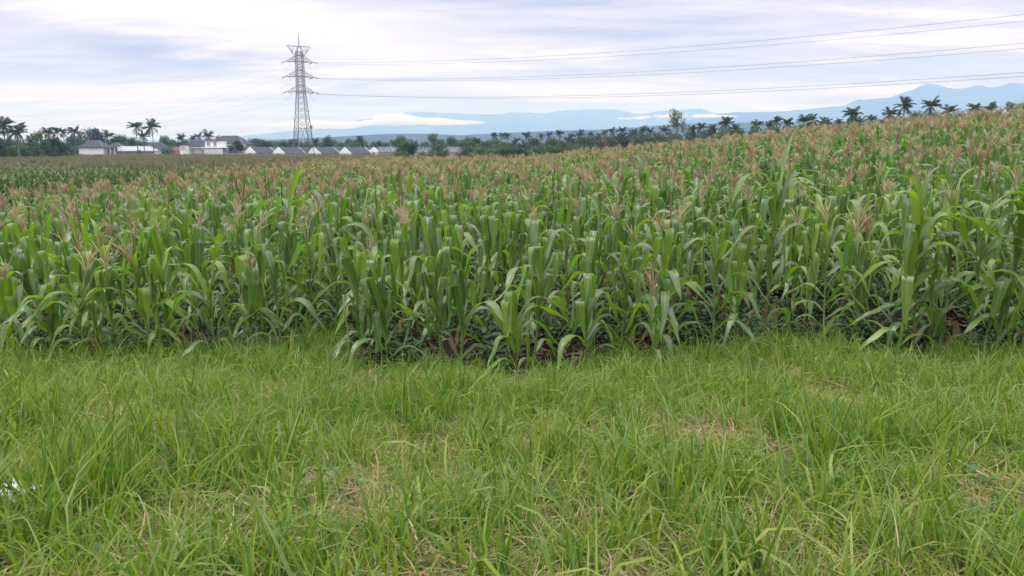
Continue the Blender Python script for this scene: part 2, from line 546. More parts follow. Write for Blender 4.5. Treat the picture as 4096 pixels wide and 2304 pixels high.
def ridge(name, prof, d, depth, mat, label, rough=0.06, cols=260, rows=26, ufrom=-1500, uto=5600, seed=0.0, back=0.6):
    us = np.linspace(ufrom, uto, cols)
    pu = [p[0] for p in prof]; pv = [p[1] for p in prof]
    vs = np.interp(us, pu, pv)
    V = []
    for r in range(rows):
        f = r / (rows - 1)              # 0 foot in front ... 0.7 crest ... 1 behind
        fr = min(1, f / 0.72)
        hfac = fr ** 1.35 if f <= 0.72 else 1 - (f - 0.72) / 0.28 * back
        yy = d - depth + depth * (f / 0.72)
        for u_, v_ in zip(us, vs):
            p = P(u_, v_, d)
            H = p.z + 14
            x = p.x * (yy / d) if f < .72 else p.x
            n = fbm(x / (depth * .45) + seed, yy / (depth * .9) + seed, 5)
            k = math.sin(min(1, hfac) * math.pi) * 0.9 + 0.10
            gul = abs(fbm(x / (depth * .16) + 9 + seed, yy / (depth * .7), 4))
            V.append((x, yy, -14 + H * hfac + H * (rough * n * 2.2 * k - 0.35 * gul * k * (f < .72))
                      + H * rough * 0.35 * fbm(x / (depth * .05), seed, 4) * (0.5 < f)))
    ii, jj = np.meshgrid(np.arange(cols - 1), np.arange(rows - 1))
    a0 = (jj * cols + ii).reshape(-1)
    Fc = np.stack([a0, a0 + 1, a0 + cols + 1, a0 + cols], -1)
    return tag(link(name, mesh_np(name, V, Fc, [mat])), label, kind='structure')


M['mount'] = weathered('mountain_forest', (0.045, 0.065, 0.045), 0.95, 0.75, 0.0013, 0.1)
M['hill'] = weathered('hill_forest', (0.035, 0.055, 0.025), 0.95, 0.5, 0.01, 0.1)
ridge('mountain_range', [(-1500, 560), (600, 560), (950, 545), (1200, 520), (1350, 490), (1480, 474), (1560, 462), (1640, 449), (1750, 451), (1850, 454), (1910, 457), (1960, 455), (2010, 455), (2045, 444), (2080, 452), (2118, 448), (2155, 453),
                         (2270, 441), (2350, 437), (2465, 437), (2530, 454), (2580, 455), (2620, 446), (2690, 439), (2730, 440), (2765, 433), (2810, 434), (2850, 451), (2950, 456), (3200, 460), (3600, 470), (5600, 480)],
      12000, 3000, M['mount'], 'pale blue mountain range with a notched crest behind the low white clouds', seed=1.0)
ridge('mountain', [(-1500, 600), (1900, 600), (2300, 560), (2700, 490), (2900, 452), (3010, 448), (3120, 445), (3230, 438), (3330, 429), (3390, 421), (3425, 398), (3500, 397), (3560, 387), (3620, 368), (3660, 352), (3700, 336),
                   (3725, 331), (3760, 343), (3800, 353), (3850, 356), (3900, 341), (3925, 343), (3955, 350), (4010, 343), (4040, 331), (4075, 330), (4110, 336), (4400, 360), (4900, 390), (5600, 420)],
      8500, 2400, M['mount'], 'blue mountain with a rounded peak rising above the palms on the right', seed=5.0)
ridge('hill', [(-1500, 585), (900, 566), (1150, 556), (1300, 549), (1450, 541), (1560, 535), (1700, 535), (1850, 541), (2000, 532), (2200, 524), (2400, 519), (2560, 508), (2700, 497), (2900, 492), (3200, 486), (3800, 480), (5600, 480)],
      3000, 1100, M['hill'], 'low wooded ridge running below the mountains behind the palm grove', rough=0.03, seed=9.0, cols=420)

# ------------------------------------------------------------------ low clouds in front of the mountains
mc = bpy.data.materials.new('cloud_vapour')
mc.use_nodes = True
mc.node_tree.nodes.clear()
v_ = mc.node_tree.nodes.new('ShaderNodeVolumePrincipled')
v_.inputs['Color'].default_value = (0.98, 0.98, 0.99, 1)
v_.inputs['Density'].default_value = 0.010
v_.inputs['Anisotropy'].default_value = 0.1
o_ = mc.node_tree.nodes.new('ShaderNodeOutputMaterial')
mc.node_tree.links.new(v_.outputs[0], o_.inputs['Volume'])


def cloud_bank(label, items, d, seed):
    q = random.Random(seed)
    mb = MB()
    nlat, nlon = 7, 12
    th = np.linspace(0, math.pi, nlat); ph = np.linspace(0, 2 * math.pi, nlon, endpoint=False)
    TV = []
    for a in th:
        for p in ph:
            TV.append((math.sin(a) * math.cos(p), math.sin(a) * math.sin(p), math.cos(a)))
    TV = np.array(TV)
    TF = []
    for i in range(nlat - 1):
        for k in range(nlon):
            TF.append((i * nlon + k, (i + 1) * nlon + k, (i + 1) * nlon + (k + 1) % nlon, i * nlon + (k + 1) % nlon))
    for u0, u1, v0, v1, hgt, n in items:
        for _ in range(n):
            f = q.random()
            u_ = u0 + (u1 - u0) * f
            v_ = v0 + (v1 - v0) * f
            e = math.sin(math.pi * min(1, max(0, f * .96 + .02))) ** 0.5
            rz = hgt * e * q.uniform(.25, 1.0) * d / F
            rx = rz * q.uniform(2.0, 5.5)
            c = P(u_ + q.gauss(0, 12), v_ - q.uniform(-.3, .7) * hgt * e, d + q.uniform(-150, 150))
            Vv = TV * (1 + 0.18 * nr.rand(len(TV), 1))
            Vv = Vv * np.array([rx, rx, rz]) + np.array(c)
            mb.add(Vv, TF, None, mc)
    o = mb.obj('cloud', smooth=True)
    rm = o.modifiers.new('remesh', 'REMESH')
    rm.mode = 'VOXEL'; rm.voxel_size = 9.0; rm.use_smooth_shade = True
    tag(o, label, 'cloud', 'low clouds lying along the mountains')
    return o


def volmat(name, dens):
    m = bpy.data.materials.new(name)
    m.use_nodes = True
    tt = m.node_tree
    tt.nodes.clear()
    v = tt.nodes.new('ShaderNodeVolumePrincipled')
    v.inputs['Color'].default_value = (0.97, 0.97, 0.97, 1)
    v.inputs['Density'].default_value = dens
    o = tt.nodes.new('ShaderNodeOutputMaterial')
    tt.links.new(v.outputs[0], o.inputs['Volume'])
    return m


cloud_bank('long bright white cloud lying low in front of the mountains right of the pylon', [(1420, 1940, 492, 492, 13, 90), (1500, 1700, 484, 482, 17, 40), (1060, 1480, 505, 500, 15, 70)], 7000, 3)
cloud_bank('thin white cloud strip across the mountain flank behind the tall round tree', [(2470, 2680, 476, 468, 6, 40), (2600, 2950, 465, 466, 8, 60)], 6800, 4)

# ------------------------------------------------------------------ haze box
hm = bpy.data.materials.new('haze_air')
hm.use_nodes = True
t = hm.node_tree
t.nodes.clear()
pv = t.nodes.new('ShaderNodeVolumePrincipled')
pv.inputs['Color'].default_value = (0.26, 0.47, 1.0, 1)
pv.inputs['Density'].default_value = 2.25e-4
pv.inputs['Absorption Color'].default_value = (1, 1, 1, 1)
pv.inputs['Anisotropy'].default_value = 0.0
om = t.nodes.new('ShaderNodeOutputMaterial')
t.links.new(pv.outputs[0], om.inputs['Volume'])
USE_HAZE = True
if USE_HAZE:
    hb = MB().box(-21000, 21000, -60, 16500, -17, 715, hm).obj('haze')
    tag(hb, 'pale blue haze in the air over the whole plain', kind='stuff')

# ------------------------------------------------------------------ leaf geometry


def leaf(Ln, Wd, th0, th1, bend_at=0.35, bend_w=0.5, seg=14, across=5, wave=0.012, fold=0.35, twist=0.0, prof='corn', q=rng, side=0.0, tipd=0.0):
    """leaf growing from the origin in +X; angle from the vertical th0 -> th1 (deg)."""
    s = np.linspace(0, 1, seg + 1)
    k = np.clip((s - (bend_at - bend_w / 2)) / bend_w, 0, 1)
    k = k * k * (3 - 2 * k)
    th = np.radians(th0 + (th1 - th0) * k + tipd * s * s)
    ds = Ln / seg
    x = np.concatenate([[0], np.cumsum(np.sin(th[1:]) * ds)])
    z = np.concatenate([[0], np.cumsum(np.cos(th[1:]) * ds)])
    if prof == 'corn':
        w = Wd * np.clip(0.62 + 1.3 * s, 0, 1) * np.clip((1 - s) * 2.3, 0, 1) ** 0.75
    elif prof == 'grass':
        w = Wd * np.clip(0.75 + 1.0 * s, 0, 1) * np.clip((1 - s) * 1.6, 0, 1) ** 0.8
    else:
        w = Wd * np.sin(np.pi * np.clip(s * .96 + .02, 0, 1)) ** 0.7
    y = side * Ln * s ** 2
    nx, nz = -np.cos(th), np.sin(th)      # local up normal (pointing up/back)
    tw = twist * s
    cs = np.linspace(-1, 1, across)
    ph1, ph2 = q.uniform(0, 6.28), q.uniform(0, 6.28)
    fr = q.uniform(3.0, 5.0)
    V = []; lf = []
    for i in range(seg + 1):
        for c in cs:
            lift = abs(c) * fold * w[i] * 0.5 * (1 - 0.7 * s[i])
            wv = wave * (abs(c) ** 2) * math.sin(s[i] * fr * 6.28 * 0.5 + (ph1 if c < 0 else ph2)) * min(1, 4 * s[i]) if wave else 0
            yy = c * w[i] * 0.5
            off = lift + wv
            ct, st = math.cos(tw[i]), math.sin(tw[i])
            yl = yy * ct - off * st
            ol = yy * st + off * ct
            V.append((x[i] + nx[i] * ol, y[i] + yl, z[i] + nz[i] * ol))
            lf.append((c, s[i], 0))
    Fc = []
    for i in range(seg):
        for c in range(across - 1):
            a = i * across + c
            Fc.append((a, a + 1, a + across + 1, a + across))
    return np.array(V), np.array(Fc), np.array(lf)


def corn_lib(seg, across, q):
    lib = {}
    lib['low'] = [leaf(q.uniform(.60, .86), q.uniform(.062, .082), q.uniform(30, 50), q.uniform(125, 165), q.uniform(.35, .5), .55, seg, across, .012, .3, q.uniform(-.9, .9), q=q, side=q.uniform(-.15, .15)) for _ in range(6)]
    lib['mid'] = [leaf(q.uniform(.78, 1.02), q.uniform(.082, .106), q.uniform(18, 34), q.uniform(110, 160), q.uniform(.42, .58), .55, seg, across, .014, .35, q.uniform(-.6, .6), q=q, side=q.uniform(-.12, .12)) for _ in range(8)]
    lib['fold'] = [leaf(q.uniform(.70, .95), q.uniform(.090, .114), q.uniform(6, 20), q.uniform(168, 186), q.uniform(.42, .66), .15, seg, across, .010, .28, q.uniform(-.3, .3), q=q, side=q.uniform(-.08, .08)) for _ in range(7)]
    lib['up'] = [leaf(q.uniform(.50, .76), q.uniform(.066, .090), q.uniform(5, 20), q.uniform(70, 135), q.uniform(.6, .8), .5, seg, across, .008, .4, q.uniform(-.4, .4), q=q, side=q.uniform(-.1, .1)) for _ in range(6)]
    lib['dry'] = [leaf(q.uniform(.35, .55), q.uniform(.03, .055), q.uniform(60, 90), q.uniform(150, 178), .3, .4, seg, across, .02, .9, q.uniform(-2.5, 2.5), q=q, side=q.uniform(-.25, .25)) for _ in range(5)]
    return lib


def tassel_geo(q, hi=True, dark=False, spike=False):
    mb = MB()
    mat = M['tasseldark'] if dark else M['tassel']
    nb = 1 if spike else q.randint(12, 18)
    H = q.uniform(.30, .42)
    stem = .12
    mb.tube([(0, 0, 0), (0.004, 0, stem), (0.008, 0.004, stem + H * .6), (0.0, 0.012, stem + H)], [.0050, .0045, .006 if not spike else .010, .002], 4, mat)
    for k in range(nb if not spike else q.randint(0, 3)):
        a = q.uniform(0, 6.28)
        z0 = stem + H * q.uniform(0.0, .42)
        Lb = q.uniform(.19, .31) * (0.6 if spike else 1)
        t0, t1 = q.uniform(5, 24), q.uniform(15, 68)
        if spike: t0, t1 = 5, 25
        pts = [(0, 0, z0)]
        x, z = 0, z0
        ns = 4 if hi else 3
        for j in range(ns):
            th = R(t0 + (t1 - t0) * j / (ns - 1))
            x += math.sin(th) * Lb / ns; z += math.cos(th) * Lb / ns
            pts.append((x * math.cos(a), x * math.sin(a), z))
        rr = [.003] + [.0040 if hi else .0068] * (ns - 1) + [.002]
        mb.tube(pts, rr, 3, mat)
        if hi:   # spikelets standing off the branch
            for j in range(7):
                f = (j + 1) / 8 * ns
                i0 = min(int(f), ns - 1)
                p = Vector(pts[i0]).lerp(Vector(pts[i0 + 1]), f - i0)
                w = Vector((q.uniform(-1, 1), q.uniform(-1, 1), q.uniform(-.2, 1))).normalized() * .013
                sd_ = Vector((q.uniform(-1, 1), q.uniform(-1, 1), 0)).normalized() * .004
                mb.add([tuple(p - sd_), tuple(p + sd_), tuple(p + w)], [(0, 1, 2, -1)], None, mat)
    return mb


def as_piece(mb):
    return (np.concatenate(mb.V), np.concatenate(mb.F), np.concatenate(mb.lf), mb.mats, np.concatenate(mb.mi))


def stalk_geo(h, q, mat, n=6):
    mb = MB()
    pts = []; rad = []
    lx, ly = q.uniform(-.03, .03), q.uniform(-.03, .03)
    k = 10
    for i in range(k + 1):
        f = i / k
        pts.append((lx * f * f * h, ly * f * f * h, f * h - .05))
        rad.append((.0145 * (1 - .62 * f)) * (1.12 if i % 2 else 1.0))
    mb.tube(pts, rad, n, mat)
    return mb


def ear_geo(q):
    husk = MB(); silk = MB()
    husk.tube([(0, 0, 0), (.015, 0, .04), (.035, 0, .11), (.052, 0, .18), (.058, 0, .21)], [.010, .022, .026, .018, .008], 7, M['husk'])
    for k in range(12):
        a = q.uniform(0, 6.28)
        p0 = Vector((.057, 0, .20))
        p1 = p0 + Vector((math.cos(a) * .018 + .008, math.sin(a) * .018, q.uniform(.0, .03)))
        p2 = p1 + Vector((math.cos(a) * .012, math.sin(a) * .012, -q.uniform(.02, .05)))
        silk.tube([p0, p1, p2], [.006, .006, .002], 3, M['silk'])
    return husk, silk


def wrap(lib, mat_default='corn'):
    """turn raw leaves into pieces with materials"""
    out = {}
    for k, lst in lib.items():
        out[k] = lst
    return out


def rotz(a):
    return Matrix.Rotation(a, 4, 'Z')


def plant_spec(q, h, lib, style='normal', nleaf=None):
    """list of (name, key, geometry(V,F,lf), material key, matrix)"""
    out = []
    n = nleaf or q.randint(11, 13)
    plane = q.uniform(0, math.pi)
    if style == 'tall': n += 4
    if style in ('tall', 'front'):
        plane = q.choice([q.uniform(-.7, .7), q.uniform(-.4, .4)])
    for i in range(n):
        f = (i + .6) / n
        z = h * (0.10 + 0.86 * f ** 0.95)
        az = plane + math.pi * (i % 2) + q.gauss(0, .33)
        if f < .22: kind = q.choice(['low', 'low', 'dry'])
        elif f < .5: kind = q.choice(['low', 'mid', 'mid', 'fold'])
        elif f < .8: kind = q.choice(['mid', 'fold', 'fold', 'fold'])
        else: kind = q.choice(['fold', 'up', 'fold'])
        if style == 'tall' and f > .45: kind = q.choice(['up', 'mid', 'mid', 'fold', 'up'])
        if style == 'thin' and f > .5: kind = q.choice(['mid', 'low'])
        idx = q.randrange(len(lib[kind]))
        mat = 'corn'
        if kind == 'dry': mat = 'corndry'
        elif style == 'yellow' and q.random() < .75: mat = 'corny'
        elif q.random() < .15: mat = 'corny'
        sc = q.uniform(.85, 1.12) * (0.85 + 0.15 * h / 1.5) * (1 if style != 'thin' else .85)
        if style == 'tall': sc *= 1.2
        if style == 'front': sc *= 1.1
        T = Matrix.Translation((0, 0, z)) @ rotz(az) @ Matrix.Rotation(q.gauss(0, .06), 4, 'Y') @ Matrix.Scale(sc, 4)
        out.append(('leaf', (kind, idx, mat), lib[kind][idx], mat, T))
    return out


# near library
q0 = random.Random(11)
LIB_HI = corn_lib(14, 5, q0)
LIB_MD = corn_lib(9, 3, random.Random(12))
LIB_LO = corn_lib(5, 3, random.Random(13))

MESHC = {}


def lib_mesh(lod, key, geo_, matkey):
    kk = (lod, key)
    if kk not in MESHC:
        V_, F_, l_ = geo_
        MESHC[kk] = mesh_np('corn_leaf_blade', V_, F_, [M[matkey]], None, l_)
    return MESHC[kk]


TASS = [tassel_geo(random.Random(40 + i)).mesh('corn_tassel') for i in range(7)]
TASSD = [tassel_geo(random.Random(60 + i), dark=True, spike=True).mesh('corn_tassel') for i in range(3)]
STK = {}
for i in range(5):
    STK[('stalk', i)] = stalk_geo(1.0, random.Random(80 + i), M['stalk']).mesh('corn_stalk')
    STK[('stalkred', i)] = stalk_geo(1.0, random.Random(80 + i), M['stalkred']).mesh('corn_stalk')
hk, sk = ear_geo(random.Random(5))
EARM, SILKM = hk.mesh('corn_ear'), sk.mesh('corn_silk')

# ------------------------------------------------------------------ corn placement
FRONT = [  # u, base v, top v, style, tassel, ear, label
    (40, 1400, 1060, 'yellow', 1, 0, 'yellowish corn plant at the left edge with drooping leaves over the grass'),
    (215, 1405, 1120, 'yellow', 0, 1, 'yellow-green corn plant with broad leaves and orange dead leaves at its foot'),
    (330, 1420, 1060, 'yellow', 1, 0, 'pale green corn plant just right of the yellowing one in the left corner'),
    (470, 1400, 1040, 'yellow', 1, 0, 'corn plant with yellow tips standing left of the dark gap in the front row'),
    (615, 1400, 990, 'front', 1, 0, 'corn plant with a square folded pale leaf halfway up, left part of front row'),
    (690, 1390, 980, 'yellow', 0, 0, 'upright yellow-green corn plant with leaves pressed to its stalk'),
    (870, 1410, 1080, 'front', 0, 0, 'corn plant with long hanging top leaf, left of the brown-silked one'),
    (1000, 1400, 1040, 'front', 1, 1, 'corn plant carrying an ear with dark brown silk at mid height, left of centre'),
    (1130, 1410, 1010, 'front', 0, 0, 'corn plant with bright green leaf column and one long leaf drooping right'),
    (1240, 1360, 900, 'front', 1, 0, 'corn plant standing back in the shaded gap left of centre'),
    (1355, 1350, 880, 'tall', 0, 0, 'dark green leafy corn plant behind the shadowed gap left of centre'),
    (1455, 1500, 1000, 'front', 0, 1, 'corn plant with pale folded top leaves, nearest the grass left of centre'),
    (1555, 1480, 1040, 'front', 0, 0, 'corn plant whose broad leaves arch right beside the bare dark soil'),
    (1765, 1450, 1010, 'front', 0, 0, 'corn plant with upright pale-ribbed leaves just left of the middle of the front row'),
    (1845, 1450, 1000, 'front', 0, 0, 'corn plant with leaves arching both ways close to the middle of the front row'),
    (2066, 1530, 1120, 'front', 0, 0, 'short corn plant with bare reddish stalk foot, standing in the grass edge at the middle'),
    (2135, 1430, 960, 'front', 0, 1, 'corn plant with a red-brown ear behind the red-footed plant'),
    (2345, 1450, 1110, 'front', 0, 0, 'corn plant with symmetric drooping leaves right of the middle'),
    (2480, 1370, 930, 'front', 1, 0, 'corn plant set back between the symmetric plant and the thin one'),
    (2612, 1440, 1140, 'thin', 1, 0, 'thin corn plant with a slender seedy tassel and few leaves'),
    (2850, 1420, 960, 'front', 0, 1, 'corn plant with rolled upright leaves left of the first very tall plant'),
    (3050, 1370, 640, 'tall', 0, 0, 'very tall dark green corn plant standing left of the alley'),
    (3290, 1380, 870, 'front', 1, 0, 'corn plant with tan tassel and white-ribbed leaves between the two tall dark clumps'),
    (3583, 1430, 740, 'tall', 0, 0, 'tall corn plant with thick pale stalk, left one of the tight right-hand pair'),
    (3645, 1425, 730, 'tall', 0, 0, 'tall corn plant with thick pale stalk, right one of the tight right-hand pair'),
    (3760, 1390, 800, 'tall', 1, 0, 'corn plant behind the curled orange leaf in the right part of the front row'),
    (3868, 1420, 760, 'tall', 0, 0, 'corn plant with a reddish stalk foot second from the right edge'),
    (3965, 1420, 740, 'tall', 0, 0, 'tall corn plant with yellow-green stalk next to the right edge of the front row'),
    (4085, 1400, 760, 'tall', 1, 0, 'corn plant cut by the right edge of the picture'),
]


def base_d(v):
    a, e = ray(2048, v)
    return -EYE / e


FRONT = [(f[0], f[1] + (0 if f[1] > 1500 else 46 if f[0] < 1300 else 14 if f[0] < 1500 else 34 if f[0] < 2000 else 42 if f[0] < 2700 else 38), *f[2:]) for f in FRONT]
front_pts = []
for u_, vb, vt, *_ in FRONT:
    d = base_d(vb)
    front_pts.append((ray(u_, vb)[0] * d, d))
fp = np.array(sorted(front_pts))
fx = np.concatenate([[-30], fp[:, 0], [30]]); fy = np.concatenate([[8.9], fp[:, 1], [8.9]])


def front_y(x):
    return float(np.interp(x, fx, fy))


RD = Vector((math.sin(R(17)), math.cos(R(17))))
RN = Vector((RD.y, -RD.x))
cand = []
row_sp, in_sp = 0.80, 0.54
for r in range(-150, 190):
    for k in range(-60, 300):
        x = RN.x * r * row_sp + RD.x * k * in_sp
        y = RN.y * r * row_sp + RD.y * k * in_sp + 9
        if y < 7 or y > 92: continue
        x += rng.gauss(0, .05); y += rng.gauss(0, .07)
        if rng.random() < .04: continue
        a = x / y
        if a < -.78 or a > .80: continue
        lim = np.interp(a, [-.8, -.63, -.40, -.15, 0, .17, .34, .63, .8], [26, 27, 36, 75, 80, 78, 70, 60, 56])
        if y > lim + mnoise.noise(Vector((x * .3, y * .3, 0))) * 3: continue
        if y < front_y(x) + .28: continue
        if any((x - p[0]) ** 2 + (y - p[1]) ** 2 < .09 for p in front_pts): continue
        cand.append((x, y))
cand.sort(key=lambda p: p[0] ** 2 + p[1] ** 2)


def height_at(x, y, q):
    a = x / y
    h = np.interp(a, [-.65, -.3, 0, .15, .3, .45, .65], [1.20, 1.26, 1.28, 1.30, 1.32, 1.36, 1.42])
    return h * q.uniform(.80, 1.15) * (1 + .10 * mnoise.noise(Vector((x * .25, y * .25, 5))))


def build_plant(x, y, h, style, tassel, ear, q, label, group):
    if len(label.split()) > 16: print('LONG', label)
    e = bpy.data.objects.new('corn_plant', None)
    e.empty_display_size = .1
    COL.objects.link(e)
    e.location = (x, y, gz(x, y))
    e.rotation_euler = (q.gauss(0, .065), q.gauss(0, .065), 0)
    tag(e, label, 'corn plant', group)
    red = style == 'red' or q.random() < .08
    st = link('stalk', STK[('stalkred' if red else 'stalk', q.randrange(5))], e, (0, 0, 0), (0, 0, q.uniform(0, 6)))
    fat = 1.25 if style == 'tall' else 1.0
    st.scale = (fat, fat, h)
    for name, key, geo_, mat, T in plant_spec(q, h, LIB_HI, style):
        o = bpy.data.objects.new('leaf', lib_mesh('hi', key, geo_, mat))
        COL.objects.link(o)
        o.parent = e
        o.matrix_local = T
        if mat == 'corndry': o['label'] = 'dry brown leaf'
    if tassel:
        me = q.choice(TASSD) if tassel == 2 else q.choice(TASS)
        link('tassel', me, e, (0, 0, h - .01), (q.gauss(0, .12), q.gauss(0, .12), q.uniform(0, 6)), q.uniform(.85, 1.2) if tassel != 2 else q.uniform(1.1, 1.7))
    if ear:
        er = link('ear', EARM, e, (0, 0, h * .5), (0, R(8), q.uniform(-2.2, -.9)), 1.1)
        link('silk', SILKM, er)
    return e


qn = random.Random(21)
for i, (u_, vb, vt, style, ts, er, lab) in enumerate(FRONT):
    d = base_d(vb)
    x = ray(u_, vb)[0] * d
    ztop = P(u_, vt, d).z
    # the arching leaves rise about 0.22 m above the top of the stalk
    h = max(.75, ztop - .26) if not ts else max(.75, ztop - .30)
    if style == 'tall': h = ztop - .30
    st = 'red' if 'reddish' in lab and 'short' in lab else style
    build_plant(x, d, h, st, ts, er, qn, lab, 'corn plants along the front edge of the field')

ORDN = {1: 'first', 2: 'second', 3: 'third'}


def nth(k):
    suf = 'th' if 10 <= k % 100 <= 20 else {1: 'st', 2: 'nd', 3: 'rd'}.get(k % 10, 'th')
    return ORDN.get(k, '%d%s' % (k, suf))


for (u_, d, vt, lab) in ((1110, 11.2, 705, 'tall corn plant rising above the left rows with a bright yellow-green top leaf'),
                         (2455, 13.0, 672, 'tall dark leafy corn plant standing above the rows right of the middle'),
                         (2300, 17.0, 640, 'tall leafy corn plant further back right of the middle, above its neighbours'),
                         (1350, 12.0, 790, 'tall corn plant behind the dark gap with broad hanging leaves')):
    x = ray(u_, 900)[0] * d
    build_plant(x, d, P(u_, vt, d).z - gz(x, d) - .32, 'tall', 0, 0, qn, lab, 'tall corn plants standing out of the rows')
NIND = 296 - len(FRONT)
near_c = [c for c in cand if abs(c[0] / c[1]) < .66][:NIND]
near_set = set(near_c)
ORD = ['left', 'centre left', 'centre right', 'right']
rank = {}
bands = {}
for p in near_c:
    bands.setdefault(int((p[1] - front_y(p[0]) - .25) / .8), []).append(p)
for b_, ps in bands.items():
    for k, p in enumerate(sorted(ps, key=lambda p: p[0] / p[1])):
        rank[p] = (b_ + 1, k + 1)
for (x, y) in near_c:
    ts = qn.random() < .58
    er = qn.random() < .2
    h = height_at(x, y, qn)
    a = x / y
    third = 'behind the left part of the front row' if a < -.3 else 'behind the shaded gaps left of the middle' if a < 0 else 'behind the front row right of the middle' if a < .3 else 'behind the tall clumps on the right'
    tt_ = 2 if (ts and qn.random() < .22) else int(ts)
    kind = 'corn with spiky brown tassel' if tt_ == 2 else 'corn with tan tassel' if ts else 'corn without tassel'
    style = 'yellow' if (a < -.42 and qn.random() < .5) else 'normal'
    build_plant(x, y, h, style, tt_, er, qn, '%s, %s from left in %s rank behind the front row' % (kind, nth(rank[(x, y)][1]), nth(rank[(x, y)][0])), 'corn plants crowded ' + third)

# ------------------------------------------------------------------ scatter with geometry nodes


def gn_scatter(name, meshes, pts, rots, scl, pick, label, cat=None, kind='stuff'):
    """one object; vertices carry rot/scl/pick, a node group puts a prototype mesh on each"""
    pc = bpy.data.collections.new(name + '_kinds')
    for i, me in enumerate(meshes):
        o = bpy.data.objects.new('%s_kind_%02d' % (name, i), me)
        pc.objects.link(o)
    me = bpy.data.meshes.new(name)
    n = len(pts)
    me.vertices.add(n)
    me.vertices.foreach_set('co', np.asarray(pts, np.float32).reshape(-1))
    at = me.attributes.new('rot', 'FLOAT_VECTOR', 'POINT'); at.data.foreach_set('vector', np.asarray(rots, np.float32).reshape(-1))
    at = me.attributes.new('scl', 'FLOAT_VECTOR', 'POINT')
    sc = np.asarray(scl, np.float32)
    if sc.ndim == 1: sc = np.repeat(sc[:, None], 3, 1)
    at.data.foreach_set('vector', sc.reshape(-1))
    at = me.attributes.new('pick', 'INT', 'POINT'); at.data.foreach_set('value', np.asarray(pick, np.int32))
    o = bpy.data.objects.new(name, me)
    COL.objects.link(o)
    g = bpy.data.node_groups.new(name, 'GeometryNodeTree')
    g.interface.new_socket('Geometry', in_out='INPUT', socket_type='NodeSocketGeometry')
    g.interface.new_socket('Geometry', in_out='OUTPUT', socket_type='NodeSocketGeometry')
    gi = g.nodes.new('NodeGroupInput'); go = g.nodes.new('NodeGroupOutput')
    ci = g.nodes.new('GeometryNodeCollectionInfo')
    ci.inputs['Collection'].default_value = pc
    ci.inputs['Separate Children'].default_value = True
    ci.inputs['Reset Children'].default_value = True
    ip = g.nodes.new('GeometryNodeInstanceOnPoints')
    ip.inputs['Pick Instance'].default_value = True

    def na(nm, ty):
        x = g.nodes.new('GeometryNodeInputNamedAttribute')
        x.data_type = ty
        x.inputs['Name'].default_value = nm
        return [s_ for s_ in x.outputs if s_.enabled][0]
    e2r = g.nodes.new('FunctionNodeEulerToRotation')
    g.links.new(na('rot', 'FLOAT_VECTOR'), e2r.inputs[0])
    g.links.new(gi.outputs[0], ip.inputs['Points'])
    g.links.new(ci.outputs[0], ip.inputs['Instance'])
    g.links.new(na('pick', 'INT'), ip.inputs['Instance Index'])
    g.links.new(e2r.outputs[0], ip.inputs['Rotation'])
    g.links.new(na('scl', 'FLOAT_VECTOR'), ip.inputs['Scale'])
    g.links.new(ip.outputs[0], go.inputs[0])
    mod = o.modifiers.new('scatter', 'NODES')
    mod.node_group = g
    tag(o, label, cat, kind=kind)
    return o


def merged_plant(q, h, lib, hi, style='normal', tassel=True, farmat=False, n=None, dark=False):
    mb = MB()
    st = stalk_geo(h, q, M['stalk'], 4)
    V_, F_, l_, mats_, mi_ = as_piece(st)
    mb.add(V_, F_, l_, M['farcorn'] if farmat else M['stalk'], tint=q.random())
    for name, key, geo_, mat, T in plant_spec(q, h, lib, style, n):
        mm = M[mat]
        if farmat: mm = M['farcorn']
        mb.add(geo_[0], geo_[1], geo_[2], mm, np.array(T), tint=q.random() * .5)
    if tassel:
        tg = tassel_geo(q, hi, dark=dark, spike=dark)
        V_, F_, l_, mats_, mi_ = as_piece(tg)
        T = Matrix.Translation((0, 0, h + .02)) @ Matrix.Rotation(q.gauss(0, .15), 4, 'X')
        if farmat: T = T @ Matrix.Scale(1.15, 4)
        mb.add(V_, F_, l_, M['fartassel'] if farmat else mats_[0], np.array(T), tint=q.random())
    return mb


qm = random.Random(31)
protos = []
for i in range(14):
    protos.append(merged_plant(qm, 1.35, LIB_MD, False, tassel=i < 9, dark=i in (3,), style='tall' if i in (10, 12) else 'normal').mesh('corn_plant_body'))
rest = [c for c in cand if c not in near_set]
pts = []; rots = []; scl = []; pick = []
for (x, y) in rest:
    h = height_at(x, y, qm) / 1.35
    pts.append((x, y, 0)); rots.append((qm.gauss(0, .08), qm.gauss(0, .08), qm.uniform(0, 6.28)))
    scl.append(h); pick.append(qm.randrange(13) if y < 19 else qm.randrange(10) if y < 26 else qm.randrange(12) if qm.random() < .5 else qm.randrange(8))
pts = np.array(pts); pts[:, 2] = ground_arr(pts[:, 0], pts[:, 1])
gn_scatter('corn_field', protos, pts, rots, scl, pick, 'dense field of green corn with tan tassels reaching back to the skyline')
print('corn rest', len(rest))

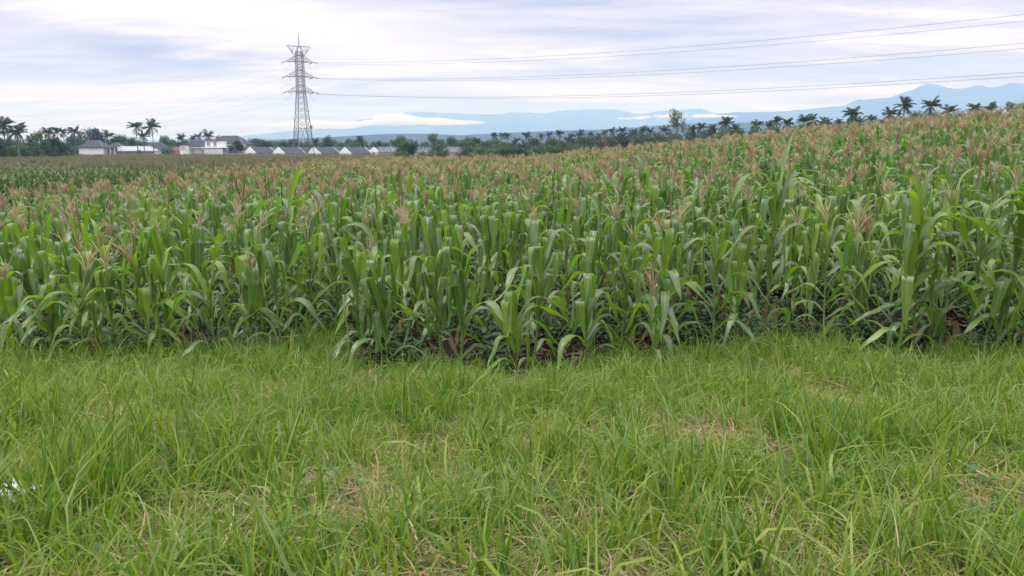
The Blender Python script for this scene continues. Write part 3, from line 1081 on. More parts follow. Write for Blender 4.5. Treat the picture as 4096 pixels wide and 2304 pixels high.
# the second field beyond the dip ------------------------------------------------
qf = random.Random(41)
fprot = []
for i in range(7):
    mb = MB()
    for k in range(5):
        pm = merged_plant(qf, qf.uniform(1.2, 1.45), LIB_LO, False, farmat=True, n=8, tassel=qf.random() < (.7 if i != 5 else .2))
        V_, F_, l_, mats_, mi_ = as_piece(pm)
        T = Matrix.Translation((qf.uniform(-.7, .7), qf.uniform(-.7, .7), 0)) @ rotz(qf.uniform(0, 6.28))
        for mi2, mm in enumerate(mats_):
            sel = mi_ == mi2
            if sel.any():
                used, inv = np.unique(F_[sel][F_[sel] >= 0], return_inverse=True)
                Fn = F_[sel].copy(); Fn[Fn >= 0] = inv
                mb.add(V_[used], Fn, l_[used], mm, np.array(T))
    fprot.append(mb.mesh('corn_clump'))
pts = []
y = 44.0
while y < 345:
    st_ = 1.25 if y < 110 else 1.6 if y < 200 else 2.2
    x = -.80 * y
    lim_a = np.interp(y, [44, 75, 90, 150, 345], [-.28, -.18, -.02, -.08, -.16])
    while x < lim_a * y:
        xx, yy = x + qf.uniform(-.5, .5), y + qf.uniform(-.5, .5)
        if not (x / y < -.45 and y < 46 + 2 * mnoise.noise(Vector((x * .2, 0, 0)))):
            pts.append((xx, yy, 0))
        x += st_
    y += st_
pts = np.array(pts)
pts[:, 2] = ground_arr(pts[:, 0], pts[:, 1])
n = len(pts)
print('far clumps', n)
scl = nr.uniform(.85, 1.15, n)
bign = np.array([mnoise.noise(Vector((p[0] * .03, p[1] * .03, 1))) for p in pts])
scl *= 1 + .15 * bign
pick = np.where((bign > .18) | ((pts[:, 1] < 58) & (pts[:, 0] / pts[:, 1] < -.48)), 5, nr.randint(0, 7, n))
gn_scatter('far_corn_field', fprot, pts, np.stack([np.zeros(n), np.zeros(n), nr.uniform(0, 6.28, n)], 1), scl, pick,
           'flatter olive green corn field beyond the dip, stretching to the houses')

# ------------------------------------------------------------------ undergrowth between the corn rows


def weed_geo(q, n, size, mat, spread=.12, h=.18):
    mb = MB()
    for _ in range(n):
        a = q.uniform(0, 6.28)
        V_, F_, l_ = leaf(size * q.uniform(.6, 1.3), size * .55 * q.uniform(.7, 1.2), q.uniform(30, 70), q.uniform(80, 120), .5, .6, 4, 3, 0, .3, 0, 'weed', q)
        r_ = spread * math.sqrt(q.random()); b_ = q.uniform(0, 6.28)
        z = h * q.random()
        T = Matrix.Translation((r_ * math.cos(b_), r_ * math.sin(b_), z)) @ rotz(a)
        mb.add(V_, F_, l_, mat, np.array(T), tint=q.random())
        if z > .05 and q.random() < .4:
            mb.tube([(0, 0, 0), (r_ * math.cos(b_), r_ * math.sin(b_), z)], .002, 3, mat)
    return mb.mesh('weed_tuft')


qw = random.Random(51)
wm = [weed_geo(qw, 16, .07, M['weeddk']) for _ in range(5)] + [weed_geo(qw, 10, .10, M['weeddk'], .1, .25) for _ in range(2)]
# fallen dry leaves among the stalks
for _ in range(2):
    mb = MB()
    for k in range(5):
        V_, F_, l_ = leaf(.3, .03, 80, 100, .5, .5, 6, 3, .02, .6, qw.uniform(-2, 2), q=qw)
        mb.add(V_, F_, l_, M['litter'], np.array(Matrix.Translation((qw.uniform(-.2, .2), qw.uniform(-.2, .2), .03)) @ rotz(qw.uniform(0, 6.28))), tint=qw.random())
    wm.append(mb.mesh('weed_tuft'))
pts = []
while len(pts) < 5200:
    y = qw.uniform(8.2, 17) if qw.random() < .8 else qw.uniform(17, 24)
    x = qw.uniform(-.78, .78) * y
    if y < front_y(x) + .25: continue
    if mnoise.noise(Vector((x * .8, y * .8, 4))) < -.22: continue
    pts.append((x, y, 0))
for _ in range(230):       # leaf litter on the bare edge
    x = qw.uniform(-7, 7)
    pts.append((x, front_y(x) + qw.uniform(-.25, 1.4), -1))
pts = np.array(pts); litter = pts[:, 2] < 0; pts[:, 2] = ground_arr(pts[:, 0], pts[:, 1])
n = len(pts)
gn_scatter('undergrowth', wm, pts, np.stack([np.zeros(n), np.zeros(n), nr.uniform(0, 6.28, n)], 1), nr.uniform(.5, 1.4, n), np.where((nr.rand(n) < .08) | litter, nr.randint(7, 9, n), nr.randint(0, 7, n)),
           'low dark weeds and fallen leaves on the soil between the corn stalks')

# ------------------------------------------------------------------ foreground grass


def tuft(q, nb, hmin, hmax, mats, spread=.09, wid=(.006, .011), lean=1.0, seg=6):
    mb = MB()
    for _ in range(nb):
        hgt = q.uniform(hmin, hmax) * q.choice([.6, .8, 1, 1, 1.15])
        bend = q.random()
        th0 = q.uniform(2, 22) * lean
        th1 = th0 + (q.uniform(3, 35) if bend < .5 else q.uniform(40, 125)) * lean
        V_, F_, l_ = leaf(hgt, q.uniform(*wid), th0, th1, q.uniform(.5, .85), .6, seg, 3, 0, .55, q.uniform(-1.2, 1.2), 'grass', q, side=q.uniform(-.15, .15))
        r_ = spread * math.sqrt(q.random()); b_ = q.uniform(0, 6.28)
        T = Matrix.Translation((r_ * math.cos(b_), r_ * math.sin(b_), -.01)) @ rotz(q.uniform(0, 6.28))
        mb.add(V_, F_, l_, M[q.choice(mats)], np.array(T), tint=q.random() * .6)
    return mb


qg = random.Random(61)
gm = []
for _ in range(8): gm.append(tuft(qg, 19, .16, .34, ['grass', 'grass', 'grass', 'grassdk'], .10, (.006, .011)).mesh('grass_tuft'))
for _ in range(5): gm.append(tuft(qg, 11, .28, .50, ['grass', 'grass', 'grassdk'], .08, (.009, .016)).mesh('grass_tuft'))      # 8-12 taller, broad
for _ in range(4): gm.append(tuft(qg, 15, .12, .26, ['grass', 'grass', 'straw'], .11, (.005, .008)).mesh('grass_tuft'))     # 13-16 short, fine
for _ in range(3): gm.append(tuft(qg, 11, .30, .52, ['grassdk', 'grassdk', 'grass'], .06, (.010, .017)).mesh('grass_tuft'))    # 17-19 dark broad
sm = []
for _ in range(6):   # matted straw
    mb = MB()
    for k in range(26):
        V_, F_, l_ = leaf(qg.uniform(.08, .28), qg.uniform(.004, .009), qg.uniform(70, 95), qg.uniform(75, 115), .5, .6, 4, 3, 0, .3, qg.uniform(-1, 1), 'grass', qg, side=qg.uniform(-.4, .4))
        T = Matrix.Translation((qg.uniform(-.13, .13), qg.uniform(-.13, .13), qg.uniform(.0, .12))) @ rotz(qg.uniform(0, 6.28))
        mb.add(V_, F_, l_, M['straw'], np.array(T), tint=qg.random() * .8)
    sm.append(mb.mesh('straw_tuft'))
for _ in range(3):   # standing dead stems
    sm.append(tuft(qg, 12, .14, .32, ['straw'], .08, (.003, .006), 1.5).mesh('straw_tuft'))

gp = []; gsel = []; gs = []; grx = []
sp_ = []; ssel = []; ss = []
NG = 11500
while len(gp) < NG:
    y = 2.2 + 7.9 * (qg.random() ** .85)
    hw = .74 * y + 1.0
    x = qg.uniform(-hw, hw)
    if qg.random() > (hw / 7.5): continue
    fyv = front_y(x)
    cen = -2.1 < x < .6
    if y > fyv - (.15 if cen else .05) + .2 * mnoise.noise(Vector((x, y, 0))): continue
    pn = .45 * mnoise.noise(Vector((x * .9, y * .9, 2))) + .9 * mnoise.noise(Vector((x * 3.1, y * 3.1, 8)))
    pn2 = mnoise.noise(Vector((x * .7 + 20, y * .7, 5)))
    if pn > .32 and qg.random() < .45: continue         # thin patches where straw shows
    if pn2 > .38 and qg.random() < .5: k = qg.randint(17, 19)
    elif pn < -.15: k = qg.randint(8, 12) if qg.random() < .6 else qg.randint(0, 7)
    elif pn > .25: k = qg.randint(13, 16)
    else: k = qg.randint(0, 7) if qg.random() < .75 else qg.randint(8, 16)
    # finer turf towards the left back
    if y > 6 and k in (17, 18, 19) and qg.random() < .6: k = qg.randint(0, 7)
    gp.append((x, y, 0)); gsel.append(k)
    gs.append(qg.uniform(.75, 1.2) * (1.18 if y < 4.6 else 1.08 if y < 5.6 else 1.08) * ((.72 if cen else .95) if y > fyv - 1.0 else 1))
    grx.append((qg.gauss(0, .12), qg.gauss(0, .12) + .10, qg.uniform(0, 6.28)))
while len(sp_) < 6800:
    y = 2.4 + 7.6 * (qg.random() ** .85)
    hw = .74 * y + 1.0
    x = qg.uniform(-hw, hw)
    if qg.random() > (hw / 7.5): continue
    if y > front_y(x) - .7: continue
    if y > 5.8 and qg.random() < .45: continue
    pn = .45 * mnoise.noise(Vector((x * .9, y * .9, 2))) + .9 * mnoise.noise(Vector((x * 3.1, y * 3.1, 8)))
    if pn < .0 and qg.random() < .35: continue
    sp_.append((x, y, 0)); ssel.append(qg.randint(0, 5) if qg.random() < .8 else qg.randint(6, 8)); ss.append(qg.uniform(.8, 1.4))
for _ in range(760):      # tall blades standing against the dark corn foot
    x = qg.uniform(-7.2, 7.2)
    if mnoise.noise(Vector((x * .8, 3, 3))) < -.1 or (-1.6 < x < .2): continue
    gp.append((x, front_y(x) - qg.uniform(.1, 1.8), 0)); gsel.append(qg.choice([8, 9, 10, 11, 12, 12, 17])); gs.append(qg.uniform(.75, 1.15)); grx.append((qg.gauss(0, .08), qg.gauss(0, .08), qg.uniform(0, 6.28)))
gp = np.array(gp); gp[:, 2] = ground_arr(gp[:, 0], gp[:, 1])
sp_ = np.array(sp_); sp_[:, 2] = ground_arr(sp_[:, 0], sp_[:, 1])
gn_scatter('grass', gm, gp, grx, gs, gsel, 'tall rank yellow-green grass filling the bank in front of the corn')
n = len(sp_)
gn_scatter('dead_grass', sm, sp_, np.stack([np.zeros(n), np.zeros(n), nr.uniform(0, 6.28, n)], 1), ss, ssel, 'matted brown straw and dead stems showing through the green grass')

wg = [weed_geo(qw, 14, .045, M['weed'], .10, .16) for _ in range(3)] + [weed_geo(qw, 8, .075, M['weed'], .08, .2) for _ in range(2)]
pw = []
while len(pw) < 420:
    y = 2.8 + 6 * qw.random() ** .8
    x = qw.uniform(-.76, .76) * (y + .8)
    if y > front_y(x) - .1 or mnoise.noise(Vector((x * .6, y * .6, 11))) < -.05: continue
    pw.append((x, y, gz(x, y)))
n = len(pw)
gn_scatter('ground_weeds', wg, pw, np.stack([np.zeros(n), np.zeros(n), nr.uniform(0, 6.28, n)], 1), nr.uniform(.7, 1.4, n), nr.randint(0, 5, n),
           'small broad-leaved weeds scattered through the grass')

# ------------------------------------------------------------------ small things in the grass


def on_ground(u, v):
    a, e = ray(u, v)
    y = 3.0
    for _ in range(200):
        if EYE + e * y <= gz(a * y, y): break
        y += .05
    return a * y, y, gz(a * y, y)


# creeping round-leaved weeds
for (u_, v_, nlf, sz, lab) in ((2950, 1960, 60, .055, 'patch of round-leaved creeping weed in the straw, larger and left of the other'),
                               (3340, 1990, 14, .06, 'few round creeping leaves beside a dark hollow in the grass'),
                               (1900, 2090, 30, .045, 'small broad-leaved weed patch low in the middle of the grass')):
    x, y, z = on_ground(u_, v_)
    e = bpy.data.objects.new('creeping_weed', None); COL.objects.link(e); e.location = (x, y, z)
    tag(e, lab, 'weed', 'creeping weeds in the grass')
    q = random.Random(u_)
    lfm = []
    for k in range(4):
        V_, F_, l_ = leaf(1, .95, 65, 95, .5, .8, 5, 5, .02, .25, 0, 'weed', q)
        lfm.append(mesh_np('weed_leaf', V_, F_, [M['weed']], None, l_))
    vine = MB()
    for k in range(6):
        a = q.uniform(0, 6.28)
        vine.tube([(0, 0, .05), (.2 * math.cos(a), .15 * math.sin(a), .16), (.38 * math.cos(a + .3), .28 * math.sin(a + .3), .14)], .003, 4, M['weed'])
    vine.obj('stem', e)
    for k in range(nlf):
        a = q.uniform(0, 6.28); r_ = .34 * math.sqrt(q.random())
        link('leaf', q.choice(lfm), e, (r_ * math.cos(a), r_ * .8 * math.sin(a), q.uniform(.08, .24)), (q.gauss(0, .25), q.gauss(0, .25), q.uniform(0, 6.28)), sz * q.uniform(.7, 1.3))

M['petal'] = weathered('yellow_petal', (0.65, 0.50, 0.06), 0.6, 0.15, 30)
fm = MB()
for k in range(6):
    V_, F_, l_ = leaf(.013, .009, 55, 80, .5, .6, 3, 3, 0, .2, 0, 'weed', rng)
    fm.add(V_, F_, l_, M['petal'], np.array(rotz(k * 1.047)))
fmesh = fm.mesh('flower_petals')
sm_ = MB(); sm_.tube([(0, 0, -.3), (.01, 0, -.15), (0, 0, 0)], .0015, 3, M['grassdk']); smesh = sm_.mesh('flower_stem')
for i, (u_, v_, lab) in enumerate([(415, 1692, 'yellow flower in a pair in the left grass, upper one of the row'), (240, 1785, 'yellow flower left of two close together in the left grass'), (255, 1818, 'yellow flower just below its neighbour in the left grass'),
                                   (495, 1665, 'yellow flower highest of the left group in the grass'), (672, 1745, 'lone yellow flower right of the left group'), (345, 1764, 'yellow flower amid the left group'),
                                   (1998, 2003, 'yellow flower low in the middle of the grass'), (1655, 1690, 'small yellow flower in the mid grass left of centre'), (1562, 2010, 'tiny yellow flower at the foot of the middle grass')]):
    x, y, z = on_ground(u_, v_ + 60)
    p = P(u_, v_, y)
    e = bpy.data.objects.new('flower', None); COL.objects.link(e); e.location = (p.x, y, max(p.z, z + .1))
    tag(e, lab, 'flower', 'small yellow flowers in the grass')
    link('petals', fmesh, e, (0, 0, 0), (R(20), 0, i)); link('stem', smesh, e)

# crumpled plastic bag
mbag, t, b = principled('white_plastic', (0.78, 0.82, 0.86), 0.35, 0.5)
tcn = N(t, 'ShaderNodeTexCoord')
L(t, ramp(t, noise_n(t, tcn.outputs['Object'], 9, 4, .6), [(.35, (.62, .68, .74)), (.6, (.85, .87, .9))]), b.inputs['Base Color'])
x, y, z = on_ground(35, 2070)
V_ = []; F_ = []
nu, nv = 22, 14
for i in range(nv):
    f = i / (nv - 1)
    for k in range(nu):
        a = 2 * math.pi * k / nu
        r_ = .14 * math.sin(math.pi * (f * .92 + .06)) ** .6
        cr = mnoise.noise(Vector((math.cos(a) * 2.2, math.sin(a) * 2.2, f * 4))) * .05 + mnoise.noise(Vector((math.cos(a) * 6, math.sin(a) * 6, f * 9))) * .022
        V_.append(((r_ + cr) * math.cos(a) * 1.15, (r_ + cr) * math.sin(a) * .8, f * .20 + cr * .6))
for i in range(nv - 1):
    for k in range(nu):
        F_.append((i * nu + k, i * nu + (k + 1) % nu, (i + 1) * nu + (k + 1) % nu, (i + 1) * nu + k))
bag = link('plastic_bag', mesh_np('plastic_bag', V_, F_, [mbag], smooth=False), None, (x, y, z))
tag(bag, 'crumpled white plastic bag lying half hidden in the grass at the left edge', 'plastic bag')

# ------------------------------------------------------------------ pylon
steel = weathered('galvanised_steel', (0.155, 0.165, 0.19), 0.6, 0.2, 0.6, 0.4, metal=0.0)
glassy = weathered('insulator_ceramic', (0.12, 0.10, 0.10), 0.3, 0.2, 4, 0.5)
wirem = weathered('aluminium_cable', (0.10, 0.10, 0.12), 0.6, 0.1, 1, 0.3)
TD = 300.0
TB = P(1216, 640, TD)
tz0 = gz(TB.x, TB.y)
ARM = R(33)
tower = bpy.data.objects.new('transmission_tower', None)
COL.objects.link(tower)
tower.location = (TB.x, TB.y, tz0)
tower.rotation_euler = (0, 0, ARM)
tag(tower, 'grey steel lattice power pylon with three levels of crossarms standing in the far field', 'pylon')


def zt(v, u=1200):
    return P(u, v, TD).z - tz0


Z0, ZJ, ZP, ZW = 0, zt(549, 1215), zt(513, 1215), zt(367)
Z2, Z1, ZT = zt(306), zt(246), zt(186)
ZTOPB = zt(204)


def half(z):    # half side of the square shaft
    zs = [0, ZP, ZW, Z2, Z1, ZTOPB, ZT]
    hs = [3.15, 2.35, 1.28, 1.22, 1.20, 1.05, .55]
    return float(np.interp(z, zs, hs))


def corner(k, z):
    h = half(z)
    sx, sy = ((-1, -1), (1, -1), (1, 1), (-1, 1))[k]
    return Vector((sx * h, sy * h, z))


for k in range(4):
    mb = MB()
    zs = [-0.3, ZJ, ZP, ZW, Z2, Z1, ZTOPB]
    for a, b_ in zip(zs, zs[1:]):
        mb.bar(corner(k, a), corner(k, b_), .15 if a < ZP else .13 if a < ZW else .10, steel)
    mb.obj('leg', tower)
levels = [ZP]
zz = ZP
while zz < ZW - 1:
    zz += (half(zz) * 2) * .62
    levels.append(min(zz, ZW))
levels[-1] = ZW
zz = ZW
st_ = (ZTOPB - ZW) / 14
levels += [ZW + st_ * (i + 1) for i in range(14)]
for k in range(4):
    mb = MB()
    k2 = (k + 1) % 4
    for a, b_ in zip(levels, levels[1:]):
        mb.bar(corner(k, a), corner(k2, b_), .075, steel)
        mb.bar(corner(k2, a), corner(k, b_), .075, steel)
    for z in (ZP, ZW, Z2, Z1, ZW - 1.5 + 3.6, Z2 + 2.1, Z1 + 2.1):
        if z < ZTOPB: mb.bar(corner(k, z), corner(k2, z), .09, steel)
    mid = (corner(k, ZP) + corner(k2, ZP)) / 2
    for c in (k, k2):      # K bracing between the splayed feet
        mb.bar(mid, corner(c, ZJ * .55), .085, steel)
        foot = corner(c, ZJ * .55)
        mm_ = (mid + foot) / 2
        mb.bar(mm_, corner(c, (ZP + ZJ * .55) / 2), .06, steel)
        mb.bar(mm_, corner(c, ZP), .05, steel)
    mb.bar(corner(k, ZJ * .55), corner(k2, 0.2), .05, steel)
    o = mb.obj('bracing', tower)
ARML = 5.1
tips = {}
for zi, z in enumerate((ZW, Z2, Z1)):
    for sx in (-1, 1):
        mb = MB()
        h = half(z)
        tip = Vector((sx * ARML, 0, z - .15))
        up = 2.15
        for sy in (-1, 1):
            low = Vector((sx * h, sy * h, z)); high = Vector((sx * half(z + up), sy * half(z + up), z + up))
            mb.bar(low, tip, .085, steel); mb.bar(high, tip, .065, steel)
            prev = low
            for j, f in enumerate((.33, .62)):
                hp = high.lerp(tip, f); lp = low.lerp(tip, f - .12)
                mb.bar(lp, hp, .05, steel); mb.bar(prev, hp, .05, steel); prev = lp
        for f in (0.0, .3, .6):
            mb.bar(Vector((sx * h, -h, z)).lerp(tip, f), Vector((sx * h, h, z)).lerp(tip, f), .05, steel)
        mb.obj('crossarm', tower)
        tips[(zi, sx)] = tip
mbt = []
for sx in (-1, 1):
    mb = MB()
    tip = Vector((sx * 4.3, 0, ZT + (.1 if sx < 0 else .1)))
    for sy in (-1, 1):
        top = Vector((0, sy * .5, ZT)); low = Vector((sx * half(ZTOPB - 1.2), sy * half(ZTOPB - 1.2), ZTOPB - 2.2))
        mb.bar(top, tip, .10, steel); mb.bar(low, tip, .085, steel)
        mb.bar(low, Vector((sx * .5, sy * .5, ZT)), .06, steel)
        mb.bar(low.lerp(tip, .45), top.lerp(tip, .40), .05, steel)
        mb.bar(low.lerp(tip, .45), top.lerp(tip, .7), .05, steel)
        mb.bar(corner(1 if sx > 0 else 0, ZTOPB) * 1.0, Vector((sx * .5, sy * .5, ZT)), .06, steel)
    mb.obj('crossarm', tower)
    tips[(3, sx)] = tip
mb = MB()
zmast = zt(132, 1195)
for k in range(3):
    a = k * 2.094
    mb.bar((.3 * math.cos(a), .3 * math.sin(a), ZT - .6), (.1 * math.cos(a), .1 * math.sin(a), zmast - .8), .035, steel)
mb.bar((0, 0, zmast - .9), (0, 0, zmast), .045, steel)
for k in range(8):
    z = ZT + (zmast - ZT - 1) * k / 8
    mb.bar((-.45, 0, z), (.45, 0, z), .035, steel)
    mb.bar((0, -.3, z + .3), (.1, .3, z + .8), .03, steel)
mb.obj('antenna_mast', tower)
mb = MB(); mb.box(half(ZP) - .1, half(ZP) + .5, -half(ZP) - .1, -half(ZP) + .4, ZP - .3, ZP + 1.0, steel)
mb.obj('equipment_box', tower)

# wires
Tw = Matrix.Translation(tower.location) @ Matrix.Rotation(ARM, 4, 'Z')
NEXT_R = Vector((198, 84, 0)); NEXT_L = Vector((-352, 520, 0))
dR = (NEXT_R - Vector((TB.x, TB.y, 0))).normalized(); dL = (NEXT_L - Vector((TB.x, TB.y, 0))).normalized()
Ti = Tw.inverted()
LV = ['lowest', 'middle', 'upper', 'topmost']
for (zi, sx), tip in tips.items():
    wt = Tw @ tip
    ends = {}
    for side, dd in (('R', dR), ('L', dL)):
        if zi < 3:
            st0 = wt + dd * .3
            en = wt + dd * 2.5 - Vector((0, 0, .55))
            a, b_ = Ti @ st0, Ti @ en
            mb = MB()
            for kk in range(2):
                off = Vector((0, 0, .16 * kk))
                mb.bar(a + off, b_ + off, .035, glassy)
                for j in range(9):
                    c = (a + off).lerp(b_ + off, (j + .7) / 10)
                    c2 = (a + off).lerp(b_ + off, (j + 1.05) / 10)
                    mb.bar(c, c2, .13, glassy, 6)
            mb.obj('insulator', tower)
            mb = MB(); mb.bar(tip, a, .05, steel); mb.obj('bracket', tower)
        else:
            en = wt
        ends[side] = en
        # conductor as its own thing
        nxt = NEXT_R if side == 'R' else NEXT_L
        perp = Vector((dd.y, -dd.x, 0))
        if perp.dot(Vector((math.cos(ARM), math.sin(ARM), 0))) < 0: perp = -perp
        endz = {'R': wt.z - .8, 'L': wt.z - 9}[side]
        if side == 'R': endz += 2.7
        Ep = Vector((nxt.x, nxt.y, 0)) + perp * sx * abs(tip.x) * .9
        Ep.z = endz
        sag = {'R': 6.8, 'L': 9.0}[side] * (1 if zi < 3 else .8)
        pts_ = []
        for j in range(49):
            f = j / 48
            p = en.lerp(Ep, f); p.z -= 4 * sag * f * (1 - f)
            pts_.append(p)
        mb = MB()
        rad = .030 if zi < 3 else .007
        if side == 'L': rad = .014 if zi < 3 else .007
        mb.tube(pts_, rad, 5, wirem)
        if zi in (1,) and side == 'R' or zi == 0 and side == 'R':
            pass
        o = mb.obj('power_line', smooth=True)
        where = 'running right' if side == 'R' else 'running off left behind the trees'
        tag(o, '%s %s wire %s, from the %s arm' % (LV[zi], 'thin earth' if zi == 3 else 'power', where, 'left' if sx < 0 else 'right'), 'power line', 'overhead wires on the pylon')
    if zi < 3:
        a, b_ = Ti @ ends['L'], Ti @ ends['R']
        pts_ = []
        for j in range(15):
            f = j / 14
            p = a.lerp(b_, f); p.z -= 2.3 * math.sin(math.pi * f) ** .7
            pts_.append(p)
        mb = MB(); mb.tube(pts_, .03, 4, wirem); mb.obj('jumper_wire', tower)

# ------------------------------------------------------------------ houses
M['white'] = weathered('white_plaster', (0.82, 0.82, 0.83), 0.85, 0.10, 0.8, 0.2)
M['offwhite'] = weathered('offwhite_plaster', (0.62, 0.62, 0.62), 0.85, 0.12, 0.8, 0.2)
M['block'] = weathered('bare_concrete_block', (0.27, 0.26, 0.26), 0.95, 0.2, 0.9, 0.2)
M['roofdark'] = weathered('dark_grey_roof_tile', (0.062, 0.066, 0.085), 0.75, 0.2, 0.7, 0.3)
M['roofpale'] = weathered('pale_metal_roof', (0.36, 0.42, 0.45), 0.6, 0.1, 0.5, 0.5)
M['roofred'] = weathered('maroon_roof', (0.22, 0.10, 0.10), 0.8, 0.2, 0.7, 0.3)
M['ridgecap'] = weathered('grey_ridge_cap', (0.22, 0.23, 0.26), 0.8, 0.1, 1, 0.3)
M['green'] = weathered('lime_green_fascia', (0.30, 0.50, 0.10), 0.7, 0.1, 1, 0.3)
M['glass'] = weathered('dark_window', (0.04, 0.05, 0.06), 0.2, 0.2, 1, 0.5)
M['truss'] = weathered('light_steel_truss', (0.50, 0.52, 0.54), 0.5, 0.1, 1, 0.4)
HD = 335.0


def px2m(d): return d / F


def zat(v, d, zg): return P(2048, v, d).z - zg


def house_root(name, u, d, rot, label, cat='house', group=None):
    x = ray(u, 600)[0] * d
    e = bpy.data.objects.new(name, None); COL.objects.link(e)
    zg = gz(x, d)
    e.location = (x, d, zg); e.rotation_euler = (0, 0, rot)
    tag(e, label, cat, group)
    return e, zg


def roof_tiles_hip(e, w, dp, ze, zr, mat, ov=.5, rid=None, x0=0, y0=0, cap=True):
    """hip roof as a solid: w along x, dp along y, centred at x0,y0"""
    rl = (w - dp) / 2 * (rid if rid is not None else 1.0)
    rl = max(rl, .3)
    hx, hy = w / 2 + ov, dp / 2 + ov
    V_ = [(-hx, -hy, ze), (hx, -hy, ze), (hx, hy, ze), (-hx, hy, ze), (-rl, 0, zr), (rl, 0, zr),
          (-hx, -hy, ze - .18), (hx, -hy, ze - .18), (hx, hy, ze - .18), (-hx, hy, ze - .18)]
    V_ = [(a + x0, b_ + y0, c) for a, b_, c in V_]
    F_ = [(0, 1, 5, 4), (2, 3, 4, 5), (1, 2, 5, -1), (3, 0, 4, -1), (6, 7, 1, 0), (7, 8, 2, 1), (8, 9, 3, 2), (9, 6, 0, 3), (9, 8, 7, 6)]
    mb = MB(); mb.add(V_, F_, None, mat)
    # tile courses standing proud as real battens on the front slope
    n = 9
    for k in range(n):
        f = (k + .5) / n
        a = Vector(V_[0]).lerp(Vector(V_[4]), f); b_ = Vector(V_[1]).lerp(Vector(V_[5]), f)
        mb.bar(a, b_, .045, mat)
    r_ = mb.obj('roof', e)
    if cap:
        mb = MB()
        mb.bar(V_[4], V_[5], .14, M['ridgecap'])
        for a, b_ in ((0, 4), (1, 5)):
            mb.bar(V_[a], V_[b_], .13, M['ridgecap'])
        mb.obj('ridge_cap', r_)
    return r_


def walls(e, w, dp, h, mat, x0=0, y0=0, name='wall', z0=-.4):
    mb = MB(); mb.box(x0 - w / 2, x0 + w / 2, y0 - dp / 2, y0 + dp / 2, z0, h, mat)
    return mb.obj(name, e)


def window(e, x, y, z, w, h, mat=None, frame=None):
    mb = MB()
    fm_ = frame or M['offwhite']
    t_ = .08
    mb.box(x - w / 2 - t_, x + w / 2 + t_, y - .08, y, z - t_, z, fm_)
    mb.box(x - w / 2 - t_, x + w / 2 + t_, y - .08, y, z + h, z + h + t_, fm_)
    mb.box(x - w / 2 - t_, x - w / 2, y - .08, y, z, z + h, fm_)
    mb.box(x + w / 2, x + w / 2 + t_, y - .08, y, z, z + h, fm_)
    mb.box(x - .03, x + .03, y - .07, y, z, z + h, fm_)
    o = mb.obj('window', e)
    mb = MB(); mb.box(x - w / 2, x + w / 2, y - .03, y - .005, z, z + h, mat or M['glass']); mb.obj('pane', o)


m_ = px2m(HD)
# house A: white wall, dark hip roof, with a lower bare-block wing
e, zg = house_root('house', 400, 325, R(-6), 'house with a long white wall, dark hip roof and a lower wing on the right')
ze, zr = zat(589, 325, zg), zat(562, 325, zg)
walls(e, 10.3, 7.0, ze - .05, M['white'], -1.6)
roof_tiles_hip(e, 10.3, 7.0, ze, zr, M['roofdark'], .45, 1.0, -1.6)
zr2 = zat(570, 325, zg)
walls(e, 6.2, 6.0, ze - .3, M['block'], 6.75, 1.0)
roof_tiles_hip(e, 6.6, 6.0, ze - .25, zr2, M['roofdark'], .45, 1.0, 6.9, .9)
mb = MB()
for k in range(4):
    mb = MB(); mb.box(4.2 + k * 1.75, 4.45 + k * 1.75, -2.75, -2.5, -.4, ze - .45, M['offwhite']); mb.obj('pillar', e)
window(e, 5.4, -2.01, ze - 1.7, 1.3, 1.0); window(e, 8.2, -2.01, ze - 1.7, 1.3, 1.0)
mb = MB(); mb.tube([(-1.4, -3.56, ze - 1.55), (-1.4, -3.50, ze - 1.55)], .22, 10, M['block']); mb.obj('vent', e)
# house B: long pale metal roof
e, zg = house_root('house', 555, 318, R(4), 'low white house with a long pale metal roof beside the dark hip-roofed one')
ze, zr = zat(603, 318, zg), zat(585, 318, zg)
walls(e, 13.0, 6, ze - .05, M['white'])
mb = MB()
mb.add([(-6.8, -3.6, ze), (6.8, -3.6, ze), (4.6, 0, zr), (-6.8, 0, zr), (-6.8, 3.6, ze), (6.8, 3.6, ze), (-6.8, -3.6, ze - .12), (6.8, -3.6, ze - .12), (6.8, 3.6, ze - .12), (-6.8, 3.6, ze - .12)],
       [(0, 1, 2, 3), (3, 2, 5, 4), (1, 5, 2, -1), (0, 3, 4, -1), (6, 7, 1, 0), (7, 8, 5, 1), (9, 8, 7, 6)], None, M['roofpale'])
for k in range(26):
    x = -6.6 + k * .5
    mb.bar((x, -3.6, ze + .03), (min(x, 4.6), 0, zr + .03), .04, M['roofpale'])
mb.obj('roof', e)
mb = MB(); mb.box(-6.9, 6.9, -3.9, -3.7, ze - 1.1, ze - .45, M['roofred']); mb.obj('parapet', e)
mb = MB(); mb.box(-6.75, -4.9, -3.35, -3.05, ze - 1.2, zr - .3, M['white']); mb.obj('gable', e)
window(e, -5.8, -3.36, ze - 1.0, 1.2, .9)
# house C: dark hip roof behind
e, zg = house_root('house', 628, 350, R(6), 'dark hip-roofed house half hidden behind the pale metal roof and a round bush')
ze, zr = zat(600, 350, zg), zat(571, 350, zg)
walls(e, 10.5, 7, ze - .05, M['offwhite'])
roof_tiles_hip(e, 11.0, 7, ze, zr, M['roofdark'])
window(e, 3.5, -3.51, ze - 1.6, 1.2, 1.0)
